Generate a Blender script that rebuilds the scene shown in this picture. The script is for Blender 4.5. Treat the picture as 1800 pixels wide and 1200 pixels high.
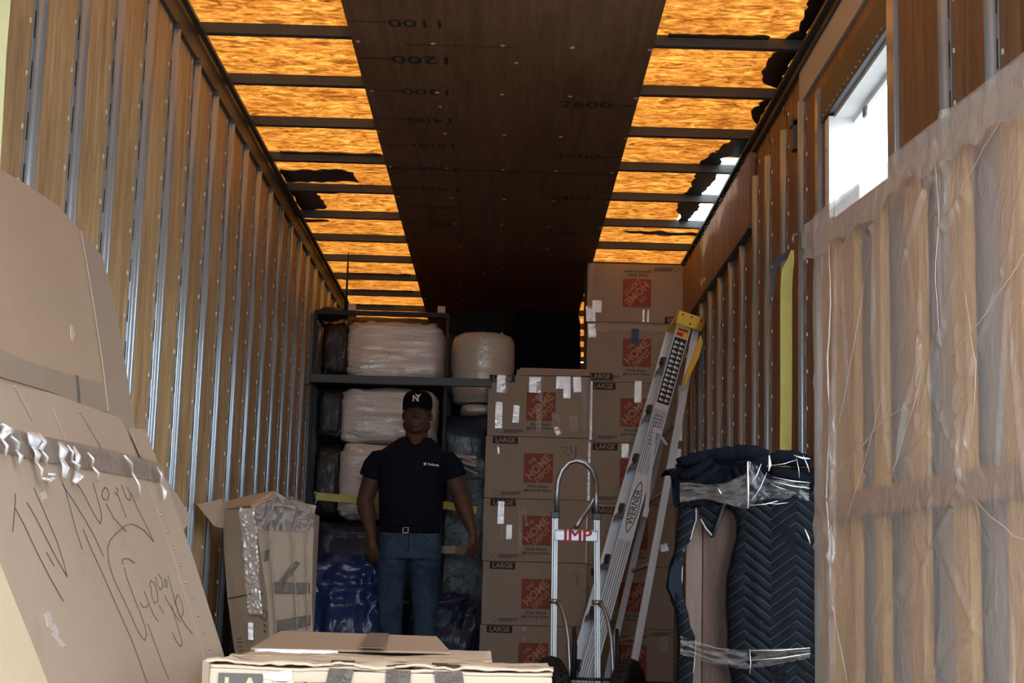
import bpy, bmesh, math, random
from mathutils import Vector, Matrix, noise
random.seed(7)
S = bpy.context.scene
for o in list(bpy.data.objects): bpy.data.objects.remove(o)
C = S.collection
PI = math.pi
R = math.radians
V = Vector

# ------------------------------------------------------------------ camera
FPX, YAW, PITCH, ROLL, EYE = 2743.4, .0024, .1574, .0278, .65
fwd = V((math.sin(YAW)*math.cos(PITCH), math.cos(YAW)*math.cos(PITCH), math.sin(PITCH)))
rt0 = V((math.cos(YAW), -math.sin(YAW), 0)); up0 = rt0.cross(fwd)
rgt = rt0*math.cos(ROLL) + up0*math.sin(ROLL)
upv = up0*math.cos(ROLL) - rt0*math.sin(ROLL)
cam_d = bpy.data.cameras.new('camera'); cam = bpy.data.objects.new('camera', cam_d); C.objects.link(cam)
cam.matrix_world = Matrix(((rgt.x, upv.x, -fwd.x, 0), (rgt.y, upv.y, -fwd.y, 0), (rgt.z, upv.z, -fwd.z, EYE), (0, 0, 0, 1)))
cam_d.sensor_width = 36; cam_d.lens = FPX/1800*36; cam_d.clip_start = .05; cam_d.clip_end = 200
S.camera = cam

# ------------------------------------------------------------------ light
W = bpy.data.worlds.new('overcast_sky'); S.world = W; W.use_nodes = True
bg = W.node_tree.nodes['Background']; bg.inputs[0].default_value = (.84, .95, 1.06, 1); bg.inputs[1].default_value = 1.8
sun_d = bpy.data.lights.new('sun', 'SUN'); sun_d.energy = 1.22; sun_d.angle = R(.6); sun_d.color = (1, .95, .86)
sun = bpy.data.objects.new('sun', sun_d); C.objects.link(sun)
sun.rotation_euler = V((.38, -.10, -1)).to_track_quat('-Z', 'Y').to_euler(); sun.location = (-3, 6, 8)
S.view_settings.view_transform = 'Standard'; S.view_settings.look = 'None'
S.view_settings.exposure = 1.95; S.view_settings.gamma = 1.0; S.view_settings.use_curve_mapping = False

def ray(px, py):
    return fwd + rgt*((px-900)/FPX) + upv*((600-py)/FPX)
def at(px, py, Y):
    d = ray(px, py); p = d*(Y/d.y); return V((p.x, p.y, p.z+EYE))
def onplane(px, py, p0, n):
    d = ray(px, py); e = V((0, 0, EYE)); return e + d*((p0-e).dot(n)/d.dot(n))

# ------------------------------------------------------------------ materials
class NT:
    def __init__(s, name):
        s.m = bpy.data.materials.new(name); s.m.use_nodes = True; s.t = s.m.node_tree; s.t.nodes.clear()
        s.out = s.n('ShaderNodeOutputMaterial')
    def n(s, typ, **kw):
        nd = s.t.nodes.new(typ)
        for k, v in kw.items():
            if isinstance(k, str) and hasattr(nd, k): setattr(nd, k, v)
        return nd
    def l(s, a, b): s.t.links.new(a, b)
    def co(s, scale=(1, 1, 1), rot=(0, 0, 0), kind='Object'):
        tc = s.n('ShaderNodeTexCoord'); mp = s.n('ShaderNodeMapping'); mp.inputs['Scale'].default_value = scale
        mp.inputs['Rotation'].default_value = rot
        s.l(tc.outputs[kind], mp.inputs['Vector']); return mp.outputs['Vector']
    def noise(s, vec, scale=5, detail=4, rough=.6, dist=0):
        nd = s.n('ShaderNodeTexNoise'); nd.inputs['Scale'].default_value = scale; nd.inputs['Detail'].default_value = detail
        nd.inputs['Roughness'].default_value = rough; nd.inputs['Distortion'].default_value = dist
        s.l(vec, nd.inputs['Vector']); return nd.outputs['Fac']
    def ramp(s, fac, stops):
        r = s.n('ShaderNodeValToRGB'); e = r.color_ramp.elements
        while len(e) < len(stops): e.new(.5)
        for el, (p, c) in zip(e, stops):
            el.position = p; el.color = (*c, 1) if len(c) == 3 else c
        s.l(fac, r.inputs[0]); return r.outputs[0]
    def mix(s, fac, a, b, mode='MIX'):
        m = s.n('ShaderNodeMix', data_type='RGBA', blend_type=mode)
        for sock, v in ((m.inputs[0], fac), (m.inputs[6], a), (m.inputs[7], b)):
            if hasattr(v, 'is_linked'): s.l(v, sock)
            elif isinstance(v, (int, float)): sock.default_value = v
            else: sock.default_value = (*v, 1)
        return m.outputs[2]
    def math(s, op, a, b=None):
        m = s.n('ShaderNodeMath', operation=op)
        for i, v in enumerate((a, b)):
            if v is None: continue
            if hasattr(v, 'is_linked'): s.l(v, m.inputs[i])
            else: m.inputs[i].default_value = v
        return m.outputs[0]
    def bump(s, h, strength=.3, dist=.01):
        b = s.n('ShaderNodeBump'); b.inputs['Strength'].default_value = strength; b.inputs['Distance'].default_value = dist
        s.l(h, b.inputs['Height']); return b.outputs[0]
    def bsdf(s, col, rough=.6, metal=0, nrm=None, spec=.5, coat=0, coat_r=.1, alpha=1, coat_n=None):
        b = s.n('ShaderNodeBsdfPrincipled')
        if hasattr(col, 'is_linked'): s.l(col, b.inputs['Base Color'])
        else: b.inputs['Base Color'].default_value = (*col, 1)
        if hasattr(rough, 'is_linked'): s.l(rough, b.inputs['Roughness'])
        else: b.inputs['Roughness'].default_value = rough
        b.inputs['Metallic'].default_value = metal; b.inputs['Specular IOR Level'].default_value = spec
        b.inputs['Coat Weight'].default_value = coat; b.inputs['Coat Roughness'].default_value = coat_r
        b.inputs['Alpha'].default_value = alpha
        if nrm is not None: s.l(nrm, b.inputs['Normal'])
        if coat_n is not None: s.l(coat_n, b.inputs['Coat Normal'])
        return b.outputs[0]
    def done(s, sh): s.l(sh, s.out.inputs['Surface']); return s.m

def M_plain(name, col, rough=.6, metal=0, bump=0, bs=60, spec=.4, var=.12, coat=0):
    t = NT(name); v = t.co(); nz = t.noise(v, bs*.2, 5)
    c = t.mix(nz, tuple(x*(1-var) for x in col), tuple(min(1, x*(1+var)) for x in col))
    nb = t.bump(t.noise(v, bs, 4), bump, .004) if bump else None
    return t.done(t.bsdf(c, rough, metal, nb, spec, coat))

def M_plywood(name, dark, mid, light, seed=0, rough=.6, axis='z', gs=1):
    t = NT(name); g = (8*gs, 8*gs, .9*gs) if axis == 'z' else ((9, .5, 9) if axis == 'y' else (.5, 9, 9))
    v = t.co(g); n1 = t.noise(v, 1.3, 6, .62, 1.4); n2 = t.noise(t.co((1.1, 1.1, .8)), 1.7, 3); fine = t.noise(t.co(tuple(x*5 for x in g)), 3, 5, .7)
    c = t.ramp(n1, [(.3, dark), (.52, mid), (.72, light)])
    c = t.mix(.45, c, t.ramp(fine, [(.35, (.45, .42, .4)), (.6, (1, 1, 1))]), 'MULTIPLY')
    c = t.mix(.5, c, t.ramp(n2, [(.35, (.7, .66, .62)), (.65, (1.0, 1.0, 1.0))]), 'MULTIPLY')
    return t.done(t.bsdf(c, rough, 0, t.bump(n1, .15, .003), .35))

def M_card(name, col, seed=0):
    t = NT(name); v = t.co(); n1 = t.noise(v, 2.5, 5); n2 = t.noise(t.co((1, 1, .15)), 90, 2); n3 = t.noise(v, 9, 6, .7)
    c = t.mix(n1, tuple(x*.88 for x in col), tuple(min(1, x*1.08) for x in col))
    c = t.mix(.12, c, t.ramp(n2, [(.35, (.75, .72, .7)), (.65, (1, 1, 1))]), 'MULTIPLY')
    c = t.mix(.3, c, t.ramp(n3, [(.28, (.74, .72, .7)), (.42, (1, 1, 1))]), 'MULTIPLY')
    return t.done(t.bsdf(c, .72, 0, t.bump(n3, .12, .004), .25))

def M_tape(name, tint=(.9, .9, .9), clear=.45, gloss=.5, bs=55, rough=.16, bst=.9):
    t = NT(name); v = t.co((1, 1, 1)); h = t.noise(v, bs, 5, .65, 2.0)
    nb = t.bump(h, bst, .006)
    d = t.bsdf(tint, .35, 0, nb, .6)
    g = t.n('ShaderNodeBsdfGlossy'); g.inputs['Roughness'].default_value = rough; g.inputs['Color'].default_value = (*tint, 1); t.l(nb, g.inputs['Normal'])
    tr = t.n('ShaderNodeBsdfTransparent'); tr.inputs[0].default_value = (min(1, tint[0]+.1), min(1, tint[1]+.1), min(1, tint[2]+.1), 1)
    a = t.n('ShaderNodeMixShader'); a.inputs[0].default_value = gloss; t.l(d, a.inputs[1]); t.l(g.outputs[0], a.inputs[2])
    b = t.n('ShaderNodeMixShader'); b.inputs[0].default_value = clear; t.l(a.outputs[0], b.inputs[1]); t.l(tr.outputs[0], b.inputs[2])
    return t.done(b.outputs[0])

def M_film(name, haze=(.80, .76, .72), body=.4, gloss=.12, bs=14, rough=.22, strength=.7):
    """clear plastic sheet: see-through, a milky part and a shiny wrinkled skin"""
    t = NT(name); v = t.co((1, 1, .6)); h = t.noise(v, bs, 5, .6, 3.0); nb = t.bump(h, strength, .012)
    df = t.n('ShaderNodeBsdfDiffuse'); df.inputs[0].default_value = (*haze, 1); t.l(nb, df.inputs['Normal'])
    tl = t.n('ShaderNodeBsdfTranslucent'); tl.inputs[0].default_value = (*haze, 1); t.l(nb, tl.inputs['Normal'])
    tr = t.n('ShaderNodeBsdfTransparent'); tr.inputs[0].default_value = (.97, .96, .95, 1)
    g = t.n('ShaderNodeBsdfGlossy'); g.inputs['Roughness'].default_value = rough; t.l(nb, g.inputs['Normal'])
    m1 = t.n('ShaderNodeMixShader'); m1.inputs[0].default_value = .35; t.l(df.outputs[0], m1.inputs[1]); t.l(tl.outputs[0], m1.inputs[2])
    m2 = t.n('ShaderNodeMixShader'); m2.inputs[0].default_value = body; t.l(tr.outputs[0], m2.inputs[1]); t.l(m1.outputs[0], m2.inputs[2])
    m3 = t.n('ShaderNodeMixShader'); m3.inputs[0].default_value = gloss; t.l(m2.outputs[0], m3.inputs[1]); t.l(g.outputs[0], m3.inputs[2])
    return t.done(m3.outputs[0])

def M_wrapped(name, col, bs=10, strength=.6, scale=(1, 1, 1), coat=1.0):
    """fabric pulled under tight shrink film"""
    t = NT(name); v = t.co(scale, (0, .5, .2)); h = t.noise(v, bs, 5, .6, 2.2); nb = t.bump(h, strength, .02)
    nz = t.noise(t.co(), 3, 3); c = t.mix(nz, tuple(x*.82 for x in col), tuple(min(1, x*1.08) for x in col))
    g = t.n('ShaderNodeBsdfGlossy'); g.inputs['Roughness'].default_value = .16; t.l(nb, g.inputs['Normal'])
    m = t.n('ShaderNodeMixShader'); m.inputs[0].default_value = .13*coat; t.l(t.bsdf(c, .6, 0, nb, .4), m.inputs[1]); t.l(g.outputs[0], m.inputs[2])
    return t.done(m.outputs[0])

def M_roof(name):
    t = NT(name); n1 = t.noise(t.co((4.5, 11, 1)), 2.2, 8, .8, 1.2); n2 = t.noise(t.co((1, 1, 1)), 1.4, 3); n3 = t.noise(t.co((14, 60, 1)), 2, 4, .7)
    c = t.ramp(n1, [(.36, (.28, .14, .035)), (.5, (.64, .37, .135)), (.64, (.92, .66, .28))])
    c = t.mix(.5, c, t.ramp(n3, [(.35, (.6, .5, .4)), (.6, (1, 1, 1))]), 'MULTIPLY')
    c = t.mix(.4, c, t.ramp(n2, [(.35, (.75, .68, .6)), (.6, (1, 1, 1))]), 'MULTIPLY')
    tl = t.n('ShaderNodeBsdfTranslucent'); t.l(c, tl.inputs[0])
    df = t.n('ShaderNodeBsdfDiffuse'); t.l(c, df.inputs[0])
    m = t.n('ShaderNodeMixShader'); m.inputs[0].default_value = .4; t.l(tl.outputs[0], m.inputs[1]); t.l(df.outputs[0], m.inputs[2])
    return t.done(m.outputs[0])

def M_chevron(name, base, line):
    t = NT(name); tc = t.n('ShaderNodeTexCoord'); sp = t.n('ShaderNodeSeparateXYZ'); t.l(tc.outputs['Object'], sp.inputs[0])
    nz = t.noise(tc.outputs['Object'], 3, 2)
    tri = t.math('PINGPONG', t.math('ADD', sp.outputs['X'], t.math('MULTIPLY', nz, .03)), .092)
    s = t.math('ADD', sp.outputs['Z'], t.math('MULTIPLY', tri, .75))
    w = t.math('PINGPONG', s, .019)
    ln = t.math('LESS_THAN', w, .0016)
    spot = t.math('GREATER_THAN', t.noise(tc.outputs['Object'], 9, 3), .4)
    c = t.mix(t.math('MULTIPLY', ln, t.math('MULTIPLY', spot, .75)), base, line)
    h = t.math('POWER', t.math('MULTIPLY', w, 50), .5)
    return t.done(t.bsdf(c, .85, 0, t.bump(h, .8, .012), .1))

def M_denim(name):
    t = NT(name); v = t.co(); n = t.noise(v, 6, 4); f = t.noise(t.co((1, 1, .2)), 260, 2)
    c = t.ramp(n, [(.35, (.016, .034, .072)), (.65, (.055, .095, .155))])
    c = t.mix(.3, c, t.ramp(f, [(.3, (.6, .6, .6)), (.7, (1, 1, 1))]), 'MULTIPLY')
    return t.done(t.bsdf(c, .85, 0, t.bump(t.noise(t.co((1, 1, 1.6)), 9, 4, .55, 1.2), .8, .02), .2))

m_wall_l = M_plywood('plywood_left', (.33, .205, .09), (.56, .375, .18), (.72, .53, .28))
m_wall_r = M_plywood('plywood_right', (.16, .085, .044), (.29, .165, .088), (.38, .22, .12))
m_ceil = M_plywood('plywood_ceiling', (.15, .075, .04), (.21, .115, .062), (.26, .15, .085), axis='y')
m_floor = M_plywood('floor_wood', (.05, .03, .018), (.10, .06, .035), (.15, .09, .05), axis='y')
m_galv = M_plain('galvanised_steel', (.33, .37, .40), .27, .5, .1, 40, .5, .25)
m_galv_d = M_plain('weathered_steel', (.10, .10, .105), .5, .6, .2, 30, .5, .35)
m_bow = M_plain('dirty_roof_bow', (.055, .056, .054), .5, .2, .3, 25, .5, .45)
m_alu = M_plain('aluminium', (.80, .86, .92), .28, .4, .05, 50, .5, .1)
m_alu_d = M_plain('dull_aluminium', (.38, .39, .40), .42, .85, .1, 40, .5, .2)
m_slot = M_plain('slot_shadow', (.012, .012, .012), .9)
m_screw = M_plain('screw_head', (.85, .72, .58), .3, .5)
m_roof = M_roof('translucent_roof_sheet')
m_tar = M_plain('black_tar', (.012, .012, .013), .35, 0, .8, 25, .6)
m_white = M_plain('white_paint', (.78, .80, .80), .5, 0, .05)
m_card = M_card('kraft_cardboard', (.45, .335, .235))
m_card_p = M_card('pale_cardboard', (.66, .53, .39))
m_card_l = M_card('light_cardboard', (.47, .36, .265))
m_card_y = M_card('pale_board', (.62, .50, .32))
m_card_s = M_card('grey_brown_cardboard', (.36, .285, .215))
m_ptape = M_plain('brown_paper_tape', (.33, .255, .185), .6, 0, .1)
m_ink = M_plain('black_print', (.018, .018, .022), .7)
m_marker = M_plain('marker_ink', (.05, .03, .03), .6)
m_orange = M_plain('orange_print', (.27, .062, .036), .7)
m_kraftink = M_plain('unprinted_lettering', (.44, .27, .17), .75)
m_greyprint = M_plain('grey_print', (.13, .115, .10), .75)
m_tape = M_tape('shiny_packing_tape', (.95, .95, .95), .12, .55, 40, .27, .5)
m_tape_c = M_tape('clear_packing_tape', (.75, .68, .62), .62, .5, 60, .2)
m_tape_b = M_tape('brown_packing_tape', (.42, .33, .26), .35, .12, 30, .3)
m_tape_d = M_tape('dark_brown_tape', (.13, .10, .075), .2, .08, 30, .3)
m_film = M_film('clear_plastic_sheet', (.76, .75, .74), .34, .17, 12, .30, .9)
m_film_c = M_film('thin_wrap_film', (.7, .7, .7), .02, .05, 5, .2, .5)
m_film_b = M_film('brown_wrap_film', (.10, .07, .055), .40, .05, 7, .3, .4)
m_pine = M_plywood('pine_lumber', (.66, .33, .10), (.86, .50, .18), (.92, .60, .26))
m_stringer = M_plywood('brown_stringer', (.42, .20, .10), (.55, .29, .15), (.62, .36, .2), axis='y')
m_cover = M_plain('grey_dust_cover', (.40, .365, .335), .9, 0, .15, 60)
m_quilt = M_wrapped('wrapped_white_mattress', (.70, .64, .58), 5, .8, (.6, 1, 3.0))
m_cream = M_wrapped('wrapped_cream_roll', (.74, .63, .50), 5, .45, (.8, .8, 2.5))
m_darkwrap = M_wrapped('wrapped_dark_fabric', (.010, .008, .008), 6, .5, (1, 1, 1), .12)
m_blue = M_wrapped('wrapped_blue_blanket', (.006, .034, .17), 3, .5, (1, 1, .7), .22)
m_navy = M_wrapped('wrapped_navy_blanket', (.006, .012, .035), 4, .7, (1, 1, .6), .10)
m_navy_flat = M_plain('navy_blanket', (.003, .0038, .007), .95, 0, 1.0, 14, .08, .3)
m_chev = M_chevron('quilted_navy_blanket', (.004, .0055, .008), (.06, .065, .07))
m_blanket_back = M_plain('grey_blanket_lining', (.012, .017, .024), .95, 0, 0, 60, .1)
m_binding = M_plain('blanket_binding', (.012, .012, .013), .7)
m_thread = M_plain('pale_piping', (.35, .33, .31), .7)
m_cabinet = M_plywood('cabinet_wood', (.040, .019, .012), (.078, .038, .022), (.105, .054, .032))
m_cabinet_l = M_plywood('cabinet_stile_wood', (.085, .058, .042), (.13, .09, .066), (.16, .115, .085))
m_yellow = M_plain('yellow_strap', (.56, .53, .16), .8, 0, .3, 80, .2, .25)
m_paleyellow = M_plain('pale_strap_webbing', (.70, .68, .38), .8, 0, .3, 80)
m_bar = M_plain('grey_load_bar', (.06, .068, .07), .5, .3)
m_rack = M_plain('grey_rack', (.014, .015, .014), .6, .1)
m_yplastic = M_plain('yellow_plastic', (.80, .50, .05), .5)
m_red = M_plain('red_print', (.42, .02, .03), .6)
m_black = M_plain('black_rubber', (.012, .012, .013), .6, 0, .2)
m_blackp = M_plain('black_plastic', (.02, .02, .022), .4)
m_skin = M_plain('dark_brown_skin', (.105, .052, .034), .55, 0, .08, 120, .3, .12)
m_lips = M_plain('lips', (.17, .075, .058), .45)
m_eyew = M_plain('eye_white', (.20, .15, .125), .4)
m_eyed = M_plain('iris', (.01, .006, .004), .2)
m_shirt = M_plain('navy_t_shirt', (.0035, .0055, .014), .85, 0, .5, 9, .2)
m_denim = M_denim('blue_denim')
m_cap = M_plain('black_cap', (.005, .005, .006), .9, 0, .2, 60, .1)
m_leather = M_plain('black_leather', (.012, .011, .011), .35)
m_chrome = M_plain('buckle_metal', (.10, .10, .10), .35, 1)
m_whitep = M_plain('white_print', (.78, .76, .72), .7)
m_paper = M_plain('white_tissue', (.75, .73, .71), .8, 0, .5, 12)
m_scuff = M_plain('chalky_scuff', (.56, .50, .44), .8, 0, 0, 60, .2, .2)
m_glint = M_plain('painted_film_glint', (.92, .90, .86), .25, 0, 0, 60, .9)  # near-white colour standing in for highlights on the wrap film
m_ground = M_plain('asphalt', (.26, .25, .24), .9, 0, .4, 30)
m_bluetape = M_plain('blue_tape', (.015, .03, .12), .4)
m_skinwhite = M_plain('trailer_outer_skin', (.7, .7, .7), .5)

# ------------------------------------------------------------------ mesh helpers
class MB:
    def __init__(s): s.v = []; s.f = []
    def add(s, vs, fs, M=None):
        b = len(s.v); s.v += [tuple(M @ V(p)) if M else tuple(p) for p in vs]; s.f += [tuple(i+b for i in f) for f in fs]; return s
    def box(s, x0, x1, y0, y1, z0, z1, M=None):
        vs = [(x, y, z) for z in (z0, z1) for y in (y0, y1) for x in (x0, x1)]
        return s.add(vs, [(0, 2, 3, 1), (4, 5, 7, 6), (0, 1, 5, 4), (2, 6, 7, 3), (0, 4, 6, 2), (1, 3, 7, 5)], M)
    def cbox(s, c, size, M=None):
        return s.box(c[0]-size[0]/2, c[0]+size[0]/2, c[1]-size[1]/2, c[1]+size[1]/2, c[2]-size[2]/2, c[2]+size[2]/2, M)
    def beam(s, a, b, w, h, upd=(0, 0, 1)):
        a, b = V(a), V(b); z = (b-a); L = z.length; z.normalize(); x = V(upd).cross(z)
        if x.length < 1e-4: x = V((1, 0, 0)).cross(z)
        x.normalize(); y = z.cross(x); M = Matrix(((x.x, y.x, z.x, a.x), (x.y, y.y, z.y, a.y), (x.z, y.z, z.z, a.z), (0, 0, 0, 1)))
        return s.box(-w/2, w/2, -h/2, h/2, 0, L, M)
    def tube(s, pts, r, n=10, caps=True, flat=1.0):
        pts = [V(p) for p in pts]; rs = r if isinstance(r, (list, tuple)) else [r]*len(pts)
        b = len(s.v); prev = None
        for i, p in enumerate(pts):
            t = (pts[min(i+1, len(pts)-1)]-pts[max(i-1, 0)]).normalized()
            if prev is None:
                a = V((0, 0, 1)) if abs(t.z) < .9 else V((0, 1, 0))
                x = a.cross(t).normalized()
            else: x = (prev - t*prev.dot(t)).normalized()
            prev = x; y = t.cross(x); rr = rs[i]
            ra, rb = rr if isinstance(rr, tuple) else (rr, rr*flat)
            for k in range(n):
                q = 2*PI*k/n; s.v.append(tuple(p + x*math.cos(q)*ra + y*math.sin(q)*rb))
        for i in range(len(pts)-1):
            for k in range(n):
                k2 = (k+1) % n; s.f.append((b+i*n+k, b+i*n+k2, b+(i+1)*n+k2, b+(i+1)*n+k))
        if caps:
            s.f.append(tuple(b+k for k in reversed(range(n)))); s.f.append(tuple(b+(len(pts)-1)*n+k for k in range(n)))
        return s
    def rings(s, rings, n=20):
        """rings: (center, rx, ry) horizontal ellipses, superellipse exponent optional"""
        b = len(s.v)
        for rg in rings:
            c, rx, ry = rg[:3]; e = rg[3] if len(rg) > 3 else 2.0
            for k in range(n):
                q = 2*PI*k/n; cx, sy = math.cos(q), math.sin(q)
                cx = math.copysign(abs(cx)**(2/e), cx); sy = math.copysign(abs(sy)**(2/e), sy)
                s.v.append((c[0]+cx*rx, c[1]+sy*ry, c[2]))
        for i in range(len(rings)-1):
            for k in range(n):
                k2 = (k+1) % n; s.f.append((b+i*n+k, b+i*n+k2, b+(i+1)*n+k2, b+(i+1)*n+k))
        s.f.append(tuple(b+k for k in reversed(range(n)))); s.f.append(tuple(b+(len(rings)-1)*n+k for k in range(n)))
        return s
    def ball(s, c, r, nu=12, nv=8, M=None):
        r = r if isinstance(r, (tuple, list)) else (r, r, r); vs = []; fs = []
        for j in range(1, nv):
            p = PI*j/nv
            for i in range(nu):
                q = 2*PI*i/nu; vs.append((c[0]+r[0]*math.sin(p)*math.cos(q), c[1]+r[1]*math.sin(p)*math.sin(q), c[2]+r[2]*math.cos(p)))
        t = len(vs); vs += [(c[0], c[1], c[2]+r[2]), (c[0], c[1], c[2]-r[2])]
        for j in range(nv-2):
            for i in range(nu): i2 = (i+1) % nu; fs.append((j*nu+i, (j+1)*nu+i, (j+1)*nu+i2, j*nu+i2))
        for i in range(nu):
            i2 = (i+1) % nu; fs.append((t, i, i2)); fs.append((t+1, (nv-2)*nu+i2, (nv-2)*nu+i))
        return s.add(vs, fs, M)
    def grid(s, fn, nu, nv):
        b = len(s.v)
        for j in range(nv+1):
            for i in range(nu+1): s.v.append(tuple(fn(i/nu, j/nv)))
        for j in range(nv):
            for i in range(nu):
                a = b+j*(nu+1)+i; s.f.append((a, a+1, a+nu+2, a+nu+1))
        return s
    def slab(s, pts, off):
        """3-d polygon extruded by the vector off"""
        n = len(pts); b = len(s.v); off = V(off)
        s.v += [tuple(p) for p in pts] + [tuple(V(p)+off) for p in pts]
        s.f.append(tuple(b+i for i in range(n))); s.f.append(tuple(b+n+i for i in reversed(range(n))))
        for i in range(n): j = (i+1) % n; s.f.append((b+j, b+i, b+n+i, b+n+j))
        return s
    def lathe(s, prof, n=24, M=None):
        vs = []; fs = []
        for (r, z) in prof:
            for k in range(n): q = 2*PI*k/n; vs.append((r*math.cos(q), r*math.sin(q), z))
        for i in range(len(prof)-1):
            for k in range(n): k2 = (k+1) % n; fs.append((i*n+k, i*n+k2, (i+1)*n+k2, (i+1)*n+k))
        return s.add(vs, fs, M)
    def mesh(s, name, mat, smooth=False):
        me = bpy.data.meshes.new(name); me.from_pydata(s.v, [], s.f); me.validate()
        bm = bmesh.new(); bm.from_mesh(me); bmesh.ops.recalc_face_normals(bm, faces=bm.faces[:]); bm.to_mesh(me); bm.free()
        me.materials.append(mat)
        if smooth:
            for p in me.polygons: p.use_smooth = True
        return me

def tag(o, label=None, cat=None, group=None, kind=None):
    if label: o['label'] = label
    if cat: o['category'] = cat
    if group: o['group'] = group
    if kind: o['kind'] = kind
    return o
def link(name, me, parent=None, loc=(0, 0, 0), rot=(0, 0, 0), kind=None, label=None):
    o = bpy.data.objects.new(name, me); C.objects.link(o); o.location = loc; o.rotation_euler = rot
    if parent: o.parent = parent
    if kind: o['kind'] = kind
    if label: o['label'] = label
    return o
def ob(name, mb, mat, parent=None, smooth=False, bevel=0, kind=None, label=None, loc=(0, 0, 0), rot=(0, 0, 0)):
    o = link(name, mb.mesh(name, mat, smooth), parent, loc, rot, kind, label)
    if bevel:
        m = o.modifiers.new('b', 'BEVEL'); m.width = bevel; m.segments = 2; m.limit_method = 'ANGLE'
    return o
def root(name, label, cat, loc=(0, 0, 0), rotz=0, group=None):
    o = bpy.data.objects.new(name, None); C.objects.link(o); o.location = loc; o.rotation_euler = (0, 0, rotz); o.empty_display_size = .1
    return tag(o, label, cat, group)
def struct(name, mb, mat, label=None, **k):
    return ob(name, mb, mat, kind='structure', label=label, **k)
def remesh(o, vox, smooth=6, fac=.5):
    m = o.modifiers.new('r', 'REMESH'); m.mode = 'VOXEL'; m.voxel_size = vox; m.use_smooth_shade = True
    if smooth: q = o.modifiers.new('s', 'SMOOTH'); q.iterations = smooth; q.factor = fac
    return o
TXT = {}
def text_mesh(body, mat, offset=.006, align='CENTER', extrude=0):
    k = (body, mat.name, offset, align)
    if k not in TXT:
        c = bpy.data.curves.new('t', 'FONT'); c.body = body; c.size = 1; c.align_x = align; c.align_y = 'CENTER'; c.offset = offset; c.resolution_u = 3
        c.extrude = extrude
        t = bpy.data.objects.new('t', c); C.objects.link(t)
        dg = bpy.context.evaluated_depsgraph_get(); me = bpy.data.meshes.new_from_object(t.evaluated_get(dg)); me.name = 'lettering'
        me.materials.clear(); me.materials.append(mat)
        bpy.data.objects.remove(t); TXT[k] = me
    return TXT[k]
def text(body, mat, parent, M, size, name='lettering', offset=.006, sx=1.0, align='CENTER'):
    """M: 4x4 whose x is reading direction, y the letters' up, z out of the surface (parent space)"""
    o = bpy.data.objects.new(name, text_mesh(body, mat, offset, align)); C.objects.link(o)
    o.matrix_basis = M @ Matrix.Diagonal((size*sx, size, size, 1))
    if parent: o.parent = parent
    return o
def frame(x, y, z, o):
    x, y, z = V(x).normalized(), V(y).normalized(), V(z).normalized()
    return Matrix(((x.x, y.x, z.x, o[0]), (x.y, y.y, z.y, o[1]), (x.z, y.z, z.z, o[2]), (0, 0, 0, 1)))
def hat(w, d, fl, L):
    """hat-section post profile along z; flanges on the wall (x=0), crown at x=d"""
    prof = [(0, -w/2-fl), (.003, -w/2-fl), (.003, -w/2)] + [(.003+d*math.sin(PI*k/8), -w/2*math.cos(PI*k/8)) for k in range(1, 8)] + [(.003, w/2), (.003, w/2+fl), (0, w/2+fl)]
    m = MB(); n = len(prof)
    m.v = [(x, y, 0) for x, y in prof]+[(x, y, L) for x, y in prof]
    for i in range(n): j = (i+1) % n; m.f.append((i, j, n+j, n+i))
    m.f.append(tuple(range(n))); m.f.append(tuple(n+i for i in range(n)))
    return m

# ================================================================== THE TRAILER (setting)
Y0, Y1, H = .8, 15.0, 2.82
XL, XR = -1.285, 1.165
struct('ground', MB().box(-30, 30, -40, 50, -1.35, -1.25), m_ground, 'grey asphalt yard around the trailer')
fl = struct('floor', MB().box(XL-.05, XR+.05, Y0, Y1, -.14, -.03), m_floor, 'dark worn trailer floor')
me = MB().box(-.15, .15, Y0, Y1, -.03, 0).mesh('floor_plank', m_floor)
for i in range(8):
    link('floor_plank', me, fl, (XL+.153+i*.306, 0, 0))
# left wall
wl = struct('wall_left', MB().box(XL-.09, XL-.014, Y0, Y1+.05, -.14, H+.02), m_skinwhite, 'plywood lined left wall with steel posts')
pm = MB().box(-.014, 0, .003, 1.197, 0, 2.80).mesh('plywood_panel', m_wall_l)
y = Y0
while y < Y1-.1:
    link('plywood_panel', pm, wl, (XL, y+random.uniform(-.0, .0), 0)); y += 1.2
def post_set(parent, sgn, xw, ys, ztop, tops=None):
    pmesh = {}
    sm = MB()
    for k in range(19):
        z = .1+k*.14
        for s in (-1, 1):
            zz = z + (.07 if s > 0 else 0)
            sm.box(.003, .0045, s*.0265-.0028, s*.0265+.0028, zz, zz+.075)
    smesh = sm.mesh('slots', m_slot)
    rm = MB()
    for k in range(20):
        z = .06+k*.145
        for s in (-1, 1): rm.box(-.001, .003, s*.056-.004, s*.056+.004, z+(.06 if s > 0 else 0), z+.014+(.06 if s > 0 else 0))
    rmesh = rm.mesh('screws', m_screw)
    hm = hat(.034, .024, .017, 1).mesh('wall_post', m_galv, False)
    for p_ in hm.polygons: p_.use_smooth = len(p_.vertices) == 4 and abs(p_.normal.x) > .02 and abs(p_.center.y) < .0169
    for yy, (z0, z1) in ys:
        p = link('wall_post', hm, parent, (xw, yy, z0)); p.scale = (sgn, 1, (z1-z0))
        s = link('slot_row', smesh, p); s['kind'] = 'stuff'; s.scale = (1, 1, 1/(z1-z0))
        q = link('screw_row', rmesh, p); q['kind'] = 'stuff'; q.scale = (1, 1, 1/(z1-z0))
post_set(wl, 1, XL+.001, [(.8+.4*i+.4, (0, 2.69)) for i in range(34)], 2.69)
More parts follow.
